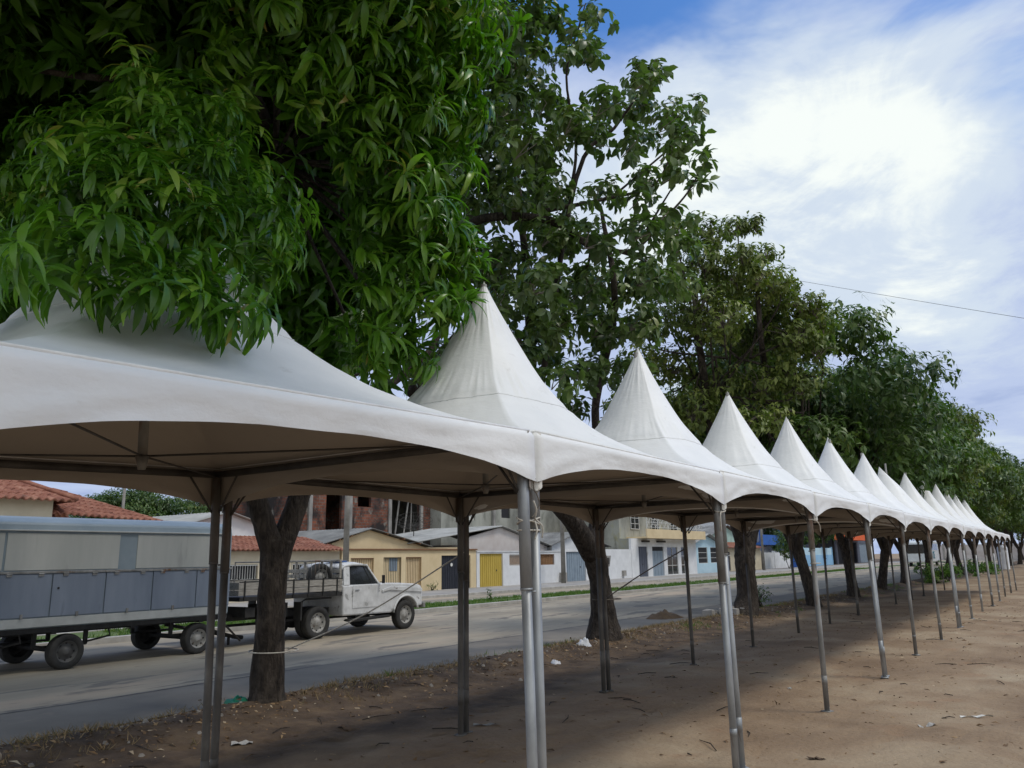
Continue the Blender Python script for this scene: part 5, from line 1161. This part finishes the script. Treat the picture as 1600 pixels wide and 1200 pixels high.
for (x, y, s, lab) in [(-19.3, 11.4, .28, 'spindly weed on the median between trailer and truck'), (-19.6, 16.2, .2, 'small weed on the median beyond the truck bed'), (-29.2, 34.2, .3, 'little green bush at the foot of the yellow wall'), (-19.6, 26.5, .25, 'low weed on the grass median right of the truck'), (-8.9, 27.0, .45, 'bare dry plant beside the straight-trunked tree')]:
    shrub('weed', (x, y, s*.8+.1), (s, s, s), lab, 'green', 90, .09, 'plant', group='weeds along the street')

# utility poles and wires
def pole(x, y, h, lab, r=.16):
    t = thing('utility_pole', (x, y, 0), lab, 'utility pole', 'concrete utility poles'); mb = MB(); mb.tube([(x, y, -.1), (x, y, h)], [r, r*.6], 12); mb.build('shaft', 'polec', t, smooth=True)
    MB().box(x-.06, x+.06, y-.8, y+.8, h-.7, h-.58).build('crossarm', 'polec', t)
    q = MB(); [q.lathe((x, y+d, h-.58), (0, 0, 1), [(.05, 0), (.06, .06), (.03, .12), (.001, .14)], 10) for d in (-.65, 0.0, .65)]; q.build('insulator', 'tank', t)
pole(-27.9, 27.6*.96, 8.5, 'concrete pole in front of the yellow house edge'); pole(-28.2, 46.3, 8.5, 'concrete pole by the whitewashed house'); pole(-40, 22.4, 7.2, 'thin pole left of the mango trunk behind the houses', .1)
pole(-28.2, 88, 8.5, 'far concrete pole by the small street tree')
a_, b_ = D(1170, 424, 36), D(1660, 496, 24); a2 = a_+(a_-b_)*.15; b2 = b_+(b_-a_)*2
q = MB(); q.tube([a2+(b2-a2)*t_-np.array([0, 0, .25*math.sin(math.pi*t_)]) for t_ in np.linspace(0, 1, 30)], .007, 5); tag(q.build('overhead_wire', 'iron'), 'single overhead wire crossing the cloudy sky', 'wire')
for k, (dz, lab) in enumerate(((0, 'lower overhead cable above the house roofs on the left'), (.5, 'upper overhead cable above the house roofs on the left'))):
    q = MB(); ends = [(-40, -10, 6.4+dz), (-40, 22.4, 6.6+dz)]; q.tube([np.array(ends[0])*(1-t_)+np.array(ends[1])*t_-np.array([0, 0, .5*math.sin(math.pi*t_)]) for t_ in np.linspace(0, 1, 16)], .015, 5); tag(q.build('overhead_wire', 'black'), lab, 'wire')

# ------------------------------------------------------------------ small things on the ground
def lump(name, c, r, h, m_, label, cat, rough=.5, seed=0, seg=28):
    mb = MB(); vs = [(c[0], c[1], c[2]+h)]; fs = []; rings = 9
    for j in range(1, rings+1):
        t = j/rings
        for k in range(seg):
            a = 2*math.pi*k/seg; rr = t*(1+rough*.35*mn.noise(Vector((math.cos(a)*1.5+seed, math.sin(a)*1.5, t*2)))); z = h*(math.cos(t*math.pi)*.5+.5)**.5*(1+rough*mn.noise(Vector((math.cos(a)*t*3, math.sin(a)*t*3, seed))))
            vs.append((c[0]+r[0]*rr*math.cos(a), c[1]+r[1]*rr*math.sin(a), c[2]+z-.01*(j == rings)))
    fs += [(0, 1+k, 1+(k+1) % seg) for k in range(seg)]
    for j in range(rings-1): fs += [(1+j*seg+k, 1+(j+1)*seg+k, 1+(j+1)*seg+(k+1) % seg, 1+j*seg+(k+1) % seg) for k in range(seg)]
    return tag(mb.add(vs, fs).build(name, m_, smooth=True), label, cat)
p = G(1036, 966); lump('soil_heap', (p[0], p[1], 0), (.5, .65, 0), .17, 'soil', 'low heap of brown soil on the edge of the street', 'soil heap', 1.0, 3)
p = G(1142, 966)
t = thing('rubble_pile', (p[0], p[1], 0), 'pile of broken grey concrete beside the olive-tinted tree', 'rubble')
for i in range(9):
    s_ = random.uniform(.10, .24); cx, cy = p[0]+random.uniform(-.5, .5), p[1]+random.uniform(-.5, .5); cz = hgt(cx, cy)+s_*.4; q = MB(); a = random.uniform(0, 3)
    c_, d_ = math.cos(a)*s_, math.sin(a)*s_; j = lambda: random.uniform(-.03, .03)
    q.hexa([(cx-c_+j(), cy-d_+j(), cz-s_*.6), (cx+d_+j(), cy-c_+j(), cz-s_*.6), (cx+c_+j(), cy+d_+j(), cz-s_*.6), (cx-d_+j(), cy+c_+j(), cz-s_*.6)], [(cx-c_*.8+j(), cy-d_*.8+j(), cz+s_*.5+j()), (cx+d_*.8+j(), cy-c_*.8+j(), cz+s_*.5+j()), (cx+c_*.8+j(), cy+d_*.8+j(), cz+s_*.5+j()), (cx-d_*.8+j(), cy+c_*.8+j(), cz+s_*.5+j())])
    q.build('chunk', 'concrete', t, bevel=.015)
def crumple(name, px, py, r, h, m_, lab, cat, seed):
    p = G(px, py); z = hgt(p[0], p[1]); return lump(name, (p[0], p[1], z), r, h, m_, lab, cat, 1.2, seed, 16)
crumple('plastic_bag', 912, 1018, (.16, .13, 0), .10, 'bag', 'crumpled white plastic bag on the verge left of the second trunk', 'plastic bag', 4)
crumple('plastic_bag', 372, 1113, (.22, .12, 0), .06, 'greenbag', 'flattened green plastic bag at the foot of the mango tree', 'plastic bag', 9)
crumple('plastic_bag', 868, 1040, (.09, .07, 0), .05, 'bag', 'small pale plastic scrap behind the lashed front legs', 'plastic bag', 14)
def scrap(px, py, L, Wd, an, m_, lab, name='paper_scrap', cat='paper scrap'):
    p = G(px, py); vs = []
    for i in range(7):
        for s_ in (-1, 1):
            x = (i/6-.5)*L; yw = s_*Wd*(.5+.15*math.sin(i*2.1)); X = p[0]+x*math.cos(an)-yw*math.sin(an); Y = p[1]+x*math.sin(an)+yw*math.cos(an); vs.append((X, Y, hgt(X, Y)+.014+.008*math.sin(i*1.7+s_)))
    n_ = len(vs); vs += [(a, b, c-.004) for a, b, c in vs]; fs = []
    for i in range(6): a = 2*i; fs += [(a, a+1, a+3, a+2), (a+n_, a+2+n_, a+3+n_, a+1+n_)]
    tag(MB().add(vs, fs).build(name, m_), lab, cat)
scrap(1526, 1118, .34, .03, .5, 'paper', 'long white paper strip lying on the open sand')
scrap(378, 1164, .20, .12, .9, 'kerb', 'pale cardboard piece near the nearest rear legs', 'cardboard', 'cardboard')
scrap(1234, 1077, .05, .04, .9, 'paper', 'tiny white scrap between two front legs'); scrap(760, 1133, .28, .05, .7, 'boards', 'thin split board lying on the shaded sand', 'board', 'board')
scrap(1276, 1188, .16, .06, .9, 'litter', 'dry curled leaf near the bottom right leg', 'dry_leaf', 'leaf'); scrap(1450, 1134, .18, .06, .6, 'kerb', 'pale piece of dry palm husk on the open sand', 'husk', 'husk')
scrap(558, 1080, .12, .10, .6, 'paper', 'pale wrapper in the dark soil right of the mango tree'); scrap(540, 1138, .14, .08, .2, 'litter', 'brown husk on the sand right of the mango tree', 'husk', 'husk')
sc.cycles.use_denoising = True; sc.cycles.max_bounces = 8; sc.cycles.transparent_max_bounces = 4
